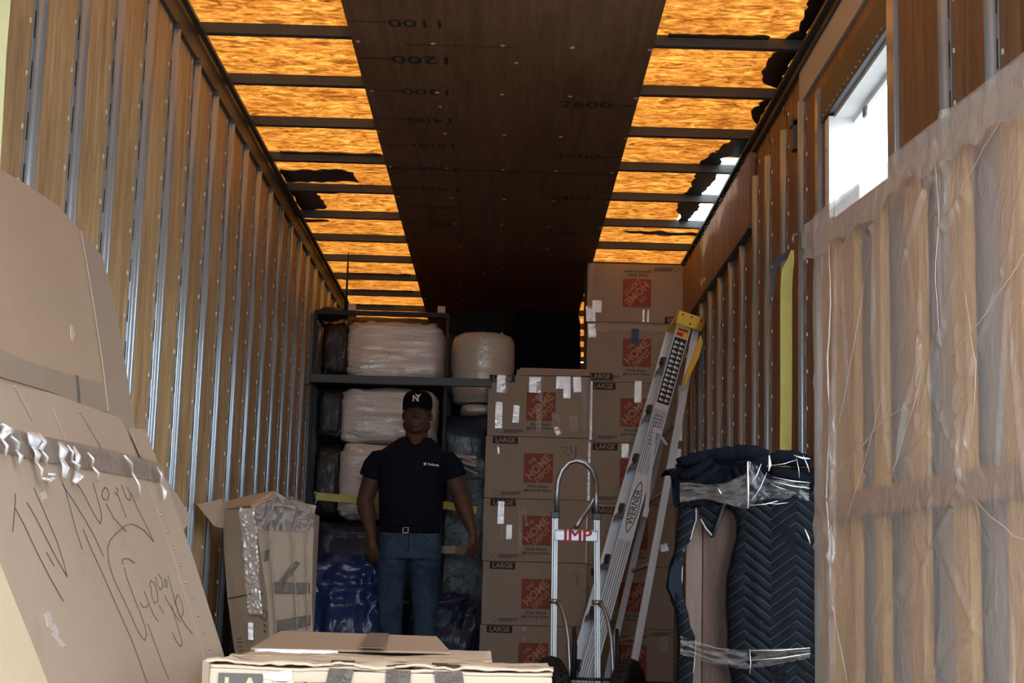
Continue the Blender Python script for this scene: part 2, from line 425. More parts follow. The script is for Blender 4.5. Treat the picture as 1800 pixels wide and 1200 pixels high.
# right wall with a side-door opening between 4.65 and 5.53
wr = struct('wall_right', MB().box(XR+.014, XR+.09, Y0, 4.60, -.14, H+.02).box(XR+.014, XR+.09, 5.60, Y1+.05, -.14, H+.02)
            .box(XR+.014, XR+.09, 4.60, 5.60, 2.46, H+.02).box(XR+.014, XR+.09, 4.60, 5.60, -.14, .02), m_skinwhite, 'reddish plywood lined right wall with a side door opening')
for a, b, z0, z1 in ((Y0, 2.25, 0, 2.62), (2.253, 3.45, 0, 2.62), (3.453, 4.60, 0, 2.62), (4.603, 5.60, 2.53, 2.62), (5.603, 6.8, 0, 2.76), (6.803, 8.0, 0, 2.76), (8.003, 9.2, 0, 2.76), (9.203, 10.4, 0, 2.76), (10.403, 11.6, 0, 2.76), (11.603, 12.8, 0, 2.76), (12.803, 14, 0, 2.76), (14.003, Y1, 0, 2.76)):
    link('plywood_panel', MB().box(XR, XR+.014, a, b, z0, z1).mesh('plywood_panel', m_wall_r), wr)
post_set(wr, -1, XR-.001, [(1.23, (0, 2.6)), (1.63, (0, 2.6)), (2.03, (0, 2.6)), (2.43, (0, 2.6)), (2.83, (0, 2.6)), (3.23, (0, 2.6)), (3.63, (0, 2.6)), (4.03, (0, 2.6)), (6.05, (0, 2.62)), (6.45, (0, 2.62)), (6.85, (0, 2.62)), (7.20, (0, 2.62))] +
         [(7.6+.4*i, (0, 2.37)) for i in range(18)], 2.6)
# filler boards above the far posts, slightly proud, with a lower lip
for a, b in ((7.26, 8.46), (8.463, 9.66), (9.663, 10.86), (10.863, 12.06)):
    link('filler_board', MB().box(XR-.03, XR-.004, a, b, 2.40, 2.76).mesh('filler_board', m_wall_r), wr)
ob('board_lip', MB().box(XR-.038, XR-.002, 7.24, Y1, 2.378, 2.398), m_galv_d, wr)
# metal header band near the roof on the right, ends before y=6.4
ob('header_band', MB().box(XR-.012, XR+.014, Y0, 6.1, 2.62, 2.76), M_plain('grey_painted_metal', (.42, .44, .45), .55, .1), wr)
ob('cover_strip', MB().box(XR-.018, XR-.001, 5.70, 5.75, .0, 2.56), m_galv, wr)
ob('bracket', MB().box(XR-.022, XR, 6.17, 6.23, 2.46, 2.58).box(XR-.03, XR, 6.17, 6.23, 2.56, 2.59), m_galv_d, wr)
# side door surround
dr = struct('door_1', MB().box(XR-.010, XR+.10, 5.53, 5.60, .02, 2.40), m_white, 'white metal jamb of the open side door')
ob('door_jamb', MB().box(XR-.014, XR+.10, 4.56, 4.65, .02, 2.62), m_galv, dr, bevel=.003)
ob('door_header', MB().box(XR-.014, XR+.012, 4.65, 5.66, 2.41, 2.545), m_galv_d, dr, bevel=.003)
ob('door_head_trim', MB().box(XR+.012, XR+.11, 4.65, 5.60, 2.395, 2.45).box(XR+.08, XR+.095, 4.65, 5.56, 2.375, 2.395), m_white, dr)
ob('door_sill', MB().box(XR-.01, XR+.10, 4.65, 5.53, .0, .03), m_galv_d, dr)
rv = MB()
for i in range(16): rv.ball((XR-.016, 4.70+i*.06, 2.425), .004, 6, 4)
for i in range(14): rv.ball((XR-.012, 5.565, .2+i*.16), .005, 6, 4)
ob('rivets', rv, m_galv, dr, kind='stuff')
ob('latch_tab', MB().box(XR+.07, XR+.078, 5.30, 5.34, 2.335, 2.37), m_galv_d, dr)
# rails where walls meet the roof
rl = struct('trim_1', MB().box(XL-.01, XL+.018, Y0, Y1, 2.70, 2.845).box(XL+.028, XL+.05, Y0, Y1, 2.785, 2.80), m_bow, 'dark steel top rail along the left wall')
cl = MB()
for i in range(34): cl.box(XL, XL+.028, 1.2+.4*i-.024, 1.2+.4*i+.024, 2.684, 2.706)
ob('rail_clips', cl, m_galv_d, rl, kind='stuff')
rr = struct('trim_2', MB().box(XR-.022, XR+.014, Y0, Y1, 2.755, 2.845).box(XR-.045, XR-.022, Y0, Y1, 2.785, 2.80), m_bow, 'dark steel top rail along the right wall')
tb = MB()
for i in range(46):
    tb.ball((XR-.028, 7.3+i*.075+random.uniform(-.02, .02), 2.765+random.uniform(-.01, .01)), random.uniform(.006, .013), 6, 4)
ob('tar_beads', tb, m_tar, rr, kind='stuff')
struct('wall_back', MB().box(XL-.09, XR+.09, Y1, Y1+.08, -.14, H+.02), M_plain('dark_bulkhead', (.05, .03, .02), .8), 'dark front bulkhead deep in the trailer')
# ceiling: plywood centre panels under the bows, translucent sheet on top
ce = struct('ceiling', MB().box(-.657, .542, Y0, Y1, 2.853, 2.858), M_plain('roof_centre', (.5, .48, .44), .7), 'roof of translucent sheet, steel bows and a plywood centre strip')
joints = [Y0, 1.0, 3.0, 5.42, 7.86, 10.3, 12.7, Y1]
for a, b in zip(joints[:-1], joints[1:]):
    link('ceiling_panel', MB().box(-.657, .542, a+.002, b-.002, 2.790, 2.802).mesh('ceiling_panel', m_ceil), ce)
def bow_mesh():
    m = MB(); m.box(XL+.02, XR-.02, -.018, .018, 2.803, 2.807).box(XL+.02, XR-.02, -.018, -.014, 2.807, 2.846).box(XL+.02, XR-.02, .014, .018, 2.807, 2.846)
    return m.mesh('roof_bow', m_bow)
bmsh = bow_mesh(); BY = [5.964+.6216*i for i in range(-8, 15)]
for yb in BY:
    if Y0 < yb < Y1-.05: link('roof_bow', bmsh, ce, (0, yb, 0))
sc = MB()
for yb in BY:
    for xx in (-.64, -.34, -.055, .23, .525): sc.ball((xx+random.uniform(-.012, .012), yb+.0, 2.789), (.011, .011, .003), 8, 4)
    if random.random() < .5: sc.ball((-.2+random.uniform(-.2, .3), yb+.2, 2.789), (.009, .009, .003), 8, 4)
ob('ceiling_screws', sc, m_screw, ce, kind='stuff')
# translucent sheets: left strip, right strip (with the torn hole)
ob('translucent_sheet', MB().box(XL, -.60, Y0, Y1, 2.850, 2.8525), m_roof, ce)
ob('translucent_sheet', MB().box(.50, .985, Y0, Y1, 2.850, 2.8525).box(.985, XR+.02, Y0, 7.70, 2.850, 2.8525).box(.985, XR+.02, 9.16, Y1, 2.850, 2.8525), m_roof, ce)
def blob(pts, z0=2.842, th=.005, jag=.010):
    out = []
    n = len(pts)
    for i in range(n):
        a, b = V((*pts[i], 0)), V((*pts[(i+1) % n], 0)); L = (b-a).length; k = max(1, int(L/.04))
        for j in range(k):
            p = a.lerp(b, j/k); out.append((p.x+random.uniform(-jag, jag), p.y+random.uniform(-jag*2, jag*2), z0))
    return MB().slab(out, (0, 0, th))
ob('tar_patch', blob([(-1.262, 8.17), (-.905, 8.12), (-.86, 8.20), (-.86, 8.36), (-1.26, 8.42)]), m_tar, ce)
ob('tar_patch', blob([(-1.262, 8.45), (-.84, 8.44), (-.90, 8.60), (-1.11, 8.66), (-1.09, 8.98), (-1.25, 9.10)]), m_tar, ce)
ob('tar_patch', blob([(-1.262, 9.11), (-1.11, 9.12), (-1.10, 9.17), (-1.20, 9.20), (-1.26, 9.18)], 2.800), m_tar, ce)
ob('tar_patch', blob([(XR-.02, 5.2), (1.09, 5.35), (1.085, 5.6), (1.11, 5.85), (1.07, 5.96), (XR-.02, 5.97)]), m_tar, ce)
ob('tar_patch', blob([(XR-.02, 6.0), (1.08, 6.02), (1.045, 6.15), (1.05, 6.45), (1.10, 6.52), (XR-.02, 6.55)]), m_tar, ce)
ob('tar_patch', blob([(XR-.02, 6.65), (1.115, 6.68), (1.09, 6.9), (1.12, 7.05), (XR-.02, 7.1)]), m_tar, ce)
# the big patch round the hole: an outer piece and a thin inner ledge, open between them
ob('tar_patch', blob([(1.095, 7.62), (1.060, 7.70), (1.080, 8.15), (1.055, 8.4), (1.075, 8.75), (1.050, 9.0), (1.07, 9.2), (1.01, 9.22), (.985, 8.9), (.96, 8.85), (.94, 8.5), (.975, 8.3), (.965, 8.0), (.95, 7.85), (1.0, 7.58)], jag=.008), m_tar, ce)
ob('tar_patch', blob([(XR, 7.25), (1.08, 7.35), (1.0, 7.58), (1.10, 7.66), (XR, 7.66)]), m_tar, ce)
ob('tar_patch', blob([(.66, 9.18), (1.13, 9.19), (1.13, 9.27), (1.0, 9.26), (.95, 9.30), (.90, 9.26), (.74, 9.25)], 2.800), m_tar, ce)
# frayed tar lumps along some bows
for (xa, xb, k) in ((-1.2, -.68, 3), (-1.15, -.70, 8), (-1.2, -.72, 9), (.6, 1.0, 0), (-1.22, -.9, 10)):
    m = MB(); yb = 5.964+.6216*k
    n = 26
    m.grid(lambda u, v: (xa+(xb-xa)*u, yb-.03-.02*v-(.014+.02*noise.noise(V((u*6, k, v))))*(1 if v > .5 else 0), 2.838), n, 2)
    o = ob('tar_seam', m, m_tar, ce); o.modifiers.new('s', 'SOLIDIFY').thickness = .006
# measuring marks and numerals on the plywood
cw = lambda flip, x, y: frame((-1, 0, 0) if flip else (1, 0, 0), (0, 1, 0) if flip else (0, -1, 0), (0, 0, -1), (x, y, 2.7885))
for i, t in enumerate(('1100', '1200', '1300', '1400', '1500', '1600', '1700', '1800', '1900')):
    yy = 5.74+.419*i
    text(t, m_ink, ce, cw(True, -.385, yy), .115 if t != '1200' else .13, 'numeral', .004 if i != 1 else .012, 1.0)
    ob('measuring_mark', MB().box(-.65, -.50, yy-.004, yy+.002, 2.7885, 2.7895), m_ink, ce)
for i, t in enumerate(('2600', '2500', '2400', '2300')):
    yy = 6.70+.84*i
    text(t, m_ink, ce, cw(False, .315, yy), .12, 'numeral', .010 if i == 0 else .003)
    ob('measuring_mark', MB().box(.42, .535, yy-.004, yy+.002, 2.7885, 2.7895), m_ink, ce)
ob('pencil_line', MB().box(-.45, .0, 5.98, 5.984, 2.7885, 2.7895).box(-.65, .54, 7.855, 7.862, 2.788, 2.7895).box(-.65, .54, 10.296, 10.304, 2.788, 2.7895), m_ink, ce)

# ================================================================== BOX STACKS
BW, BD, BH = .65, .40, .393
def jitter_box(w, d, h, bulge=.003, n=6):
    m = MB()
    # six faces as grids with slight bulge
    def face(o, a, b, nrm):
        o, a, b, nrm = V(o), V(a), V(b), V(nrm)
        m.grid(lambda u, v: o+a*u+b*v+nrm*bulge*(math.sin(PI*u)*math.sin(PI*v)), n, n)
    x, y = w/2, d/2
    face((-x, -y, 0), (w, 0, 0), (0, 0, h), (0, -1, 0)); face((x, y, 0), (-w, 0, 0), (0, 0, h), (0, 1, 0))
    face((-x, y, 0), (0, -d, 0), (0, 0, h), (-1, 0, 0)); face((x, -y, 0), (0, d, 0), (0, 0, h), (1, 0, 0))
    face((-x, -y, h), (w, 0, 0), (0, d, 0), (0, 0, 1)); face((-x, y, 0), (w, 0, 0), (0, -d, 0), (0, 0, -1))
    return m
box_me = jitter_box(BW, BD, BH-.004).mesh('body', m_card_s, True)
for p in box_me.polygons: p.use_smooth = False
flap_me = MB().box(-BW/2+.002, BW/2-.002, -BD/2-.0025, -BD/2, BH-.030, BH-.004).mesh('flap_edge', m_card_s)
sq_me = MB().box(-.092, .092, -.0008, .0008, -.092, .092).mesh('logo_square', m_orange)
sl_me = MB().box(-.080, .080, -.0008, .0008, -.022, .022).mesh('size_label', m_ink)
def recycle_mesh():
    m = MB()
    for k in range(3):
        a = R(90+120*k)
        p = [V((.017*math.cos(a+s), 0, .017*math.sin(a+s))) for s in (-.75, -.2, .3)]
        m.beam(p[0], p[1], .005, .001, (0, 1, 0)).beam(p[1], p[2], .005, .001, (0, 1, 0))
    m.box(.028, .15, -.0006, .0004, .004, .010).box(.028, .15, -.0006, .0004, -.004, .001).box(.028, .12, -.0006, .0004, -.012, -.007)
    return m.mesh('recycle_mark', m_greyprint)
rc_me = recycle_mesh()
def fr(x, z, y, ang=0):   # frame on a front face (reading +x, up z)
    c, s = math.cos(ang), math.sin(ang)
    return frame((c, 0, s), (-s, 0, c), (0, -1, 0), (x, y, z))
def prints(parent, flip, yf, cx=0, cz=BH/2, k=1.0, logo=True, size='LARGE', sizepos=(-.200, .150)):
    """all the printing of one box, turned half a turn for an upside-down box"""
    f = -1 if flip else 1; a = PI if flip else 0
    P = lambda x, z: (cx+f*x*k, yf, cz+f*z*k)
    if logo:
        sq = link('logo_square', sq_me, parent, P(.0, -.002)); sq.scale = (k, 1, k); sq.rotation_euler = (0, -a, 0)
        for t, x, z, s in (('THE', -.040, .042, .032), ('HOME', .0, .004, .072), ('DEPOT', .034, -.036, .046)):
            text(t, m_kraftink, sq, fr(x, z, -.0016, R(45)), s, 'lettering', .02, .95)
    sl = link('size_label', sl_me, parent, P(*sizepos)); sl.scale = (k, 1, k); sl.rotation_euler = (0, -a, 0)
    text(size, m_kraftink, sl, fr(0, -.001, -.0016), .042, 'lettering', .018, 1.0)
    if logo:
        for t, z in (('How doers', -.118), ('get more done.', -.142)):
            p = P(.0, z); text(t, m_ink, parent, fr(p[0], p[2], yf-.001, a), .027*k, 'tagline', .008, 1.05)
    p = P(-.26, -.165); r = link('recycle_mark', rc_me, parent, (p[0], yf-.0002, p[2])); r.scale = (k, 1, k); r.rotation_euler = (0, -a, 0)
    return
def tape_strip(parent, x, z, w, h, y, mat, ang=0, wav=.004, name='tape_strip', seed=0):
    """wrinkled tape piece lying on a front face, w wide h tall"""
    nu, nv = max(2, int(w/.02)), max(2, int(h/.02)); c, s = math.cos(ang), math.sin(ang)
    def fn(u, v):
        a, b = (u-.5)*w*(1+.05*noise.noise(V((v*5, seed, 0)))), (v-.5)*h
        return (x+a*c-b*s, y-.0015-abs(noise.noise(V((u*w*30+seed, v*h*30, 1.3))))*wav, z+a*s+b*c)
    return ob(name, MB().grid(fn, nu, nv), mat, parent, smooth=True)
SC = 0
def big_box(label, x, y, z, rz=0, flip=False, tapes=(), sizepos=(-.200, .150), group='moving boxes stacked to the roof'):
    global SC; SC += 1
    r = root('moving_box', label, 'box', (x, y, z), rz, group)
    link('body', box_me, r); f = link('flap_edge', flap_me, r)
    if flip: f.location.z = -(BH-.034)
    prints(r, flip, -BD/2-.0068, sizepos=sizepos)
    for i, (tx, tz, w, h, mt, ang) in enumerate(tapes):
        tape_strip(r, tx, tz, w, h, -BD/2-.0075, mt, ang, seed=SC*7+i)
    return r
T, TC = m_tape, m_tape_c
ys = 10.05+BD/2
zr = [2.79-BH*(k+1)+.0 for k in range(7)]          # right stack, from the top
z_off = .012
rs = [
 ('topmost box of the right stack, printed upside down, just under the roof', .845, 0, True, [(-.305, .20, .03, .38, TC, 0), (-.26, .10, .06, .08, T, 0), (-.30, .05, .06, .10, T, .05), (.045, .045, .012, .08, T, 0), (.075, .045, .012, .08, T, 0), (.32, .2, .008, .37, T, 0)], (-.265, .175)),
 ('second box from the top of the right stack, blue tape tail over its logo', .850, .01, False, [(-.295, .33, .05, .09, T, .1), (-.20, .345, .16, .04, TC, 0), (.05, .355, .5, .035, TC, 0)], (-.235, -.165)),
 ('third box down the right stack, with a broad shiny tape corner, behind the ladder', .858, -.01, False, [(-.300, .20, .052, .38, T, 0), (.02, .33, .045, .14, T, 0), (.22, .3, .05, .16, TC, 0), (.30, .2, .04, .36, T, 0)], (-.205, .165)),
 ('fourth box down the right stack, behind the top of the hand truck handle', .845, 0, False, [(-.305, .2, .042, .38, T, 0), (-.06, .34, .045, .09, T, 0), (.28, .26, .04, .2, T, 0)], (-.19, .165)),
 ('fifth box down the right stack, partly behind the ladder rails', .86, .015, False, [(-.31, .2, .03, .38, T, 0), (.2, .12, .05, .05, T, .2)], (-.19, .150)),
 ('sixth box down the right stack, behind the ladder foot', .865, 0, False, [(.24, .3, .03, .06, T, 0)], (-.19, .150)),
 ('lowest box of the right stack, on the floor behind the ladder, upside down', .865, 0, True, [(.2, .3, .05, .1, TC, 0)], (-.17, .150)),
]
for k, (lb, x, rz, fp, tp, sp) in enumerate(rs):
    big_box(lb, x-.028 if x > .855 else x-.012, ys, .034+BH*(6-k), rz*.3, fp, tp, sp)
# tail of blue tape on the second box
bt = tape_strip(None, .825, 2.30, .048, .10, 10.04, m_bluetape, 0, name='blue_tape_tail'); tag(bt, 'blue tape tail hanging over the logo of the second box down the right stack', 'tape')
bt.location.y = -.0
# left stack, its front 15 cm nearer
yl = 9.88+BD/2
ls = [
 ('top box of the left stack, crossed by many silvery tape pieces over its logo', .205, .012, [(-.245, .33, .055, .11, T, 0), (-.215, .33, .045, .10, TC, .02), (-.255, .13, .045, .17, T, 0), (-.145, .14, .040, .11, T, -.06), (-.03, .33, .075, .10, T, 0), (.0, .29, .04, .12, TC, 0), (.13, .35, .05, .08, T, 0), (.175, .32, .045, .14, T, 0), (.24, .34, .05, .10, T, .05), (.285, .22, .035, .34, TC, 0), (.0, .12, .035, .17, TC, 0), (.11, .1, .05, .12, TC, .1), (.22, .09, .05, .10, TC, .1), (.12, .04, .03, .05, T, .4)], 0),
 ('second box down the left stack, with a handwritten note right of its logo', .195, .03, [(-.245, .30, .012, .05, T, .1)], -.0),
 ('third box down the left stack, with tape over its size label', .200, -.008, [(-.215, .30, .04, .14, T, 0), (-.16, .18, .035, .09, T, 0), (-.06, .28, .02, .12, TC, .15), (-.2, .16, .03, .1, TC, 0), (-.09, .2, .03, .3, TC, 0)], 0),
 ('fourth box down the left stack, marked with a pen stroke, behind the hand truck', .205, .004, [], 0),
 ('fifth box down the left stack, just above the front carton', .20, -.01, [(-.05, .34, .025, .10, TC, .1)], 0),
]
for k, (lb, x, rz, tp, _) in enumerate(ls):
    z = 2.004-BH*(k+1)
    r = root('moving_box', lb, 'box', (x, yl, max(z, .0)), rz, 'moving boxes stacked to the roof')
    if z < 0: z = 0
    link('body', box_me, r); link('flap_edge', flap_me, r)
    if k == 5: r.scale = (1, 1, .9)
    prints(r, False, -BD/2-.0068, cx=.012, sizepos=(-.215 if k else -.25, .168))
    for i, (tx, tz, w, h, mt, ang) in enumerate(tp): tape_strip(r, tx, tz, w, h, -BD/2-.0075, mt, ang, seed=k*11+i+50)
    if k == 1:
        pts = [[(.15, .33), (.20, .33), (.17, .29), (.21, .28)], [(.21, .34), (.22, .30), (.25, .31), (.24, .25)], [(.25, .34), (.245, .28)]]
        m = MB()
        for st in pts: m.tube([(a, -BD/2-.008, b) for a, b in st], .0018, 5)
        ob('handwriting', m, m_ink, r, kind='stuff')
    if k == 3:
        ob('handwriting', MB().tube([(.24, -BD/2-.008, .32), (.27, -BD/2-.008, .325), (.262, -BD/2-.008, .25)], .0018, 5).tube([(.25, -BD/2-.008, .285), (.28, -BD/2-.008, .285)], .0015, 5), m_ink, r)
flats = [((-.13, 9.89, 0), (.52, 9.89, 0), (.52, 10.27, 0), (-.13, 10.27, 0)), ((.50+.03, 10.06, 0), (1.155, 10.06, 0), (1.155, 10.44, 0), (.53, 10.44, 0))]
for c_, th, lb in zip(flats, (.038, .033), ('flattened carton under the left box stack', 'flattened carton under the right box stack')):
    tag(ob('flat_cardboard', MB().slab(c_, (0, 0, th)), m_card_s), lb, 'cardboard')
# flattened cartons lying on the left stack
def flatsheet(name, label, corners, th, mat, cat='cardboard', group=None):
    o = ob(name, MB().slab(corners, (0, 0, th)), mat); return tag(o, label, cat, group)
flatsheet('flat_cardboard', 'flattened carton lying askew on top of the left box stack', [(.06, 9.95, 2.012), (.53, 9.90, 2.012), (.53, 10.2, 2.012), (.06, 10.25, 2.012)], .035, m_card_s, group='flattened cartons on the left stack')
o = flatsheet('flat_cardboard', 'thin cardboard sheet sloping on the flattened carton above the left stack', [(.08, 10.0, 2.055), (.52, 9.96, 2.050), (.52, 10.3, 2.050), (.08, 10.3, 2.055)], .012, m_card, group='flattened cartons on the left stack')

# ================================================================== BUNDLES AT THE BACK
def roundbox(x0, x1, y0, y1, z0, z1, r=.08, bul=.02, n=18, wr=.006, seed=0, e=5):
    """superellipsoid-like upholstered block with folds"""
    m = MB(); cx, cy, cz = (x0+x1)/2, (y0+y1)/2, (z0+z1)/2; a, b, c = (x1-x0)/2, (y1-y0)/2, (z1-z0)/2
    nu, nv = n*4, n*2
    def se(w, p): return math.copysign(abs(w)**p, w)
    for j in range(nv+1):
        ph = -PI/2+PI*j/nv
        for i in range(nu):
            th = 2*PI*i/nu
            x = se(math.cos(ph), 2/e)*se(math.cos(th), 2/e); y_ = se(math.cos(ph), 2/e)*se(math.sin(th), 2/e); z = se(math.sin(ph), 2/e)
            d = wr*noise.noise(V((x*5+seed, y_*3, z*9)))*2
            m.v.append((cx+x*(a+d), cy+y_*(b+d), cz+z*(c+d)))
    for j in range(nv):
        for i in range(nu):
            i2 = (i+1) % nu; m.f.append((j*nu+i, j*nu+i2, (j+1)*nu+i2, (j+1)*nu+i))
    return m
# upper mattress bundle: dark end, white face, clear film
def mattress(label, x0, xs, x1, z0, z1, y0, y1, seed, folds=()):
    r = root('wrapped_mattress', label, 'mattress', ((x0+x1)/2, (y0+y1)/2, z0), 0, 'plastic wrapped mattresses at the back left')
    ox, oy, oz = r.location
    ob('white_side', roundbox(xs-ox, x1-ox, y0-oy, y1-oy, 0, z1-z0, seed=seed, e=7, wr=.008), m_quilt, r, True)
    ob('dark_side', roundbox(x0-ox, xs+.03-ox, y0+.03-oy, y1-oy, .01, z1-z0-.005, seed=seed+3, e=6), m_darkwrap, r, True)
    return r
mattress('upper plastic wrapped white mattress bundle, above the grey load bar', -1.215, -1.055, -.425, 1.955, 2.350, 9.98, 10.55, 1)
mattress('second wrapped white bundle, behind the head of the man, under the grey load bar', -1.225, -1.075, -.45, 1.555, 1.915, 9.98, 10.55, 5)
mattress('third wrapped white bundle, behind the shoulder of the man', -1.225, -1.075, -.45, 1.06, 1.55, 9.96, 10.55, 9)
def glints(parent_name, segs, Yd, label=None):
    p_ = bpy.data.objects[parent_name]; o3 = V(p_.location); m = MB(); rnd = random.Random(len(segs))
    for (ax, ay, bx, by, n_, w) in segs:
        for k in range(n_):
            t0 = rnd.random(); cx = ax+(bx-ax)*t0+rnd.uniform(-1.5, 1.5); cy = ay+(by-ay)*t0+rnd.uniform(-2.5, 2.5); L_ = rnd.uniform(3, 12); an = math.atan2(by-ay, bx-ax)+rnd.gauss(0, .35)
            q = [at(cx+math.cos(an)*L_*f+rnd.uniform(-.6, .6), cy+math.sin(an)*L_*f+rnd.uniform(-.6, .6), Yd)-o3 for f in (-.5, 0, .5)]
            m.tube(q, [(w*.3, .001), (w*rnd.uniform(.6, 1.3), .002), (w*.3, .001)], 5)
    ob('film_glints', m, m_glint, p_, True, kind='stuff')  # film highlights painted as short pale streaks
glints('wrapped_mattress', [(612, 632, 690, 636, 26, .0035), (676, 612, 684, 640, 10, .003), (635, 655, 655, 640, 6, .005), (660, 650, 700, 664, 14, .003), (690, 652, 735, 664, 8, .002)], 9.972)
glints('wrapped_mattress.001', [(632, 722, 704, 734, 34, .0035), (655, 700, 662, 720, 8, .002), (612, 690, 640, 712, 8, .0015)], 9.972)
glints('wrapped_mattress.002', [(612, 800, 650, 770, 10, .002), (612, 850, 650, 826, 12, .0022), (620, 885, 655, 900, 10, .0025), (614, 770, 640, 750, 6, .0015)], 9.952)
# loose brownish sheet draped over the upper bundle
tag(ob('plastic_drape', MB().grid(lambda u, v: (-1.20+.78*u, 9.97+.5*v, 2.362+.028*math.sin(u*PI)*.6+.012*noise.noise(V((u*6, v*5, 2)))-(.03*(1-v) if v < .12 else 0)), 30, 14), m_film_b, None, True), 'brown tinted plastic draped over the upper wrapped mattress', 'plastic sheet')
# tall dark block behind everything left
tag(ob('dark_block', roundbox(-1.21, -.45, 10.70, 11.0, 0, 2.3, e=9), m_darkwrap, None, True), 'dark wrapped furniture block behind the mattresses at the left wall', 'furniture')
# rack with shelf
rk = root('storage_rack', 'grey metal storage rack around the upper mattress bundle', 'rack', (-.76, 10.3, 0))
for sx in (-.49, .365):
    ob('upright', MB().box(sx-.010, sx+.010, -.34, -.31, 0, 2.375), m_rack, rk)
    ob('upright', MB().box(sx-.012, sx+.012, .31, .34, 0, 2.375), m_rack, rk)
ob('top_beam', MB().box(-.49, .365, -.345, -.315, 2.375, 2.405), m_rack, rk)
ob('shelf', MB().box(-.50, .375, -.34, .34, 1.93, 1.948), m_rack, rk)
ob('side_beam', MB().box(.353, .377, -.34, .34, 2.375, 2.40).box(-.502, -.478, -.34, .34, 2.375, 2.40), m_rack, rk)
for i, xx in enumerate((-1.02, -.44)):
    tag(ob('wood_block', MB().box(xx-.025, xx+.025, 9.97, 10.03, 2.406, 2.452), m_card_y, None, bevel=.003), ['pale block on the left of the rack top, next to the hanging cord', 'pale block on the right end of the rack top'][i], 'block', 'pale blocks on the rack top')
tag(ob('roof_cord', MB().tube([(-1.06, 10.02, 2.41), (-1.062, 10.0, 2.5), (-1.06, 9.99, 2.79)], [.016, .008, .004], 6), m_rack, None, True), 'thin dark cord hanging from the roof to the rack top', 'cord')
tag(ob('tied_bag_end', MB().ball((-1.17, 10.1, 2.40), (.09, .08, .05), 16, 10).ball((-1.08, 10.08, 2.40), (.03, .04, .04), 10, 8), m_darkwrap, None, True), 'black tied bag end on top of the upper bundle at the left wall', 'bag')
# cream wrapped roll
cr = root('wrapped_foam_roll', 'cream plastic wrapped round roll with gathered top, right of the upper mattress', 'roll', (-.168, 10.51, 1.875))
def roll_prof():
    m = MB(); n = 48; rows = [(0.0, .02), (.15, .0), (.19, .02), (.198, .10), (.203, .16), (.196, .19), (.205, .24), (.203, .34), (.199, .40), (.185, .432), (.15, .446), (.06, .452), (0.0, .454)]
    for (rr_, zz) in rows:
        for k in range(n):
            q = 2*PI*k/n; w = 1+.018*noise.noise(V((math.cos(q)*3, math.sin(q)*3, zz*12)))
            m.v.append((rr_*w*math.cos(q)*1.05, rr_*w*math.sin(q)*1.05, zz*1.07))
    for i in range(len(rows)-1):
        for k in range(n): k2 = (k+1) % n; m.f.append((i*n+k, i*n+k2, (i+1)*n+k2, (i+1)*n+k))
    return m
ob('roll_body', roll_prof(), m_cream, cr, True)
g = MB()
for k in range(9): g.tube([(-.05+.02*k, -.1, .445), (-.04+.02*k, -.11, .462+.008*(k % 3)), (-.02+.022*k, -.09, .45)], [.006, .012, .005], 6)
ob('gathered_film', g, m_cream, cr, True)
tag(ob('cream_roll', roundbox(-.31, -.04, 10.32, 10.70, 1.79, 1.87, e=3), m_cream, None, True), 'cream cushion end peeping out below the load bar, under the round roll', 'cushion')
# navy blanket-wrapped pieces
def wrapped(name, label, x0, x1, y0, y1, z0, z1, mat, seed, e=9, cat='bundle', wr=.012):
    return tag(ob(name, roundbox(x0, x1, y0, y1, z0, z1, seed=seed, e=e, wr=wr, n=20), mat, None, True), label, cat)
wrapped('wrapped_cabinet', 'tall navy blanket wrapped cabinet between mattresses and left box stack', -.435, -.06, 10.30, 10.8, .0, 1.785, m_navy, 3, 12, 'cabinet')
wrapped('wrapped_wardrobe', 'dark blue wardrobe standing deep behind the left stack under the roof', .02, .50, 10.55, 11.1, 0, 2.56, m_navy_flat, 8, 14, 'wardrobe', .004)
wrapped('wrapped_wardrobe', 'black wardrobe far back between the cream roll and the blue wardrobe', -.42, .0, 10.95, 11.5, 0, 2.62, M_plain('black_blanket', (.006, .006, .008), .9), 12, 14, 'wardrobe', .004)
wrapped('wrapped_sofa', 'dark blue wrapped sofa below the white bundles', -1.235, -.45, 9.98, 10.5, .52, 1.045, m_navy, 15, 8, 'sofa')
def tarp():
    m = MB(); n = 60
    def fn(u, v):
        th = PI*u; z = v
        x = -.90+.40*math.cos(PI-th)*(1-.25*v**2.5); r = .33*math.sin(th)
        zz = v*.83*(1-.35*(1-math.sin(th))**1.2)
        k = 1-.75*max(0, v-.6)/.4
        f = .035*noise.noise(V((u*6, v*4, 3)))+.015*noise.noise(V((u*17, v*9, 7)))
        return (x+f*.6, 10.0-r*k-f, zz+.01)
    m.grid(fn, n, 46)
    return m
t_ = tag(ob('blue_bundle', roundbox(-1.25, -.62, 9.55, 9.95, 0.0, .83, seed=22, e=3.0, wr=.03, n=26), m_blue, None, True), 'bright blue plastic wrapped bundle on the floor left of the man', 'bundle')
tag(ob('blue_bundle', roundbox(-.56, -.16, 9.62, 9.93, 0, .60, seed=31, e=4, wr=.03, n=20), m_navy, None, True), 'dark blue wrapped bundle on the floor behind the legs of the man', 'bundle')
tag(ob('paper_wad', MB().grid(lambda u, v: (-1.21+.10*u+.012*noise.noise(V((u*5, v*5, 1))), 9.60+.04*noise.noise(V((u*4, v*4, 5))), .60+.115*v*(1-.5*abs(u-.4))+.01*noise.noise(V((u*7, v*3, 4)))), 12, 10), m_paper, None, True), 'crumpled white paper between the blue bundle and the left wall', 'paper')
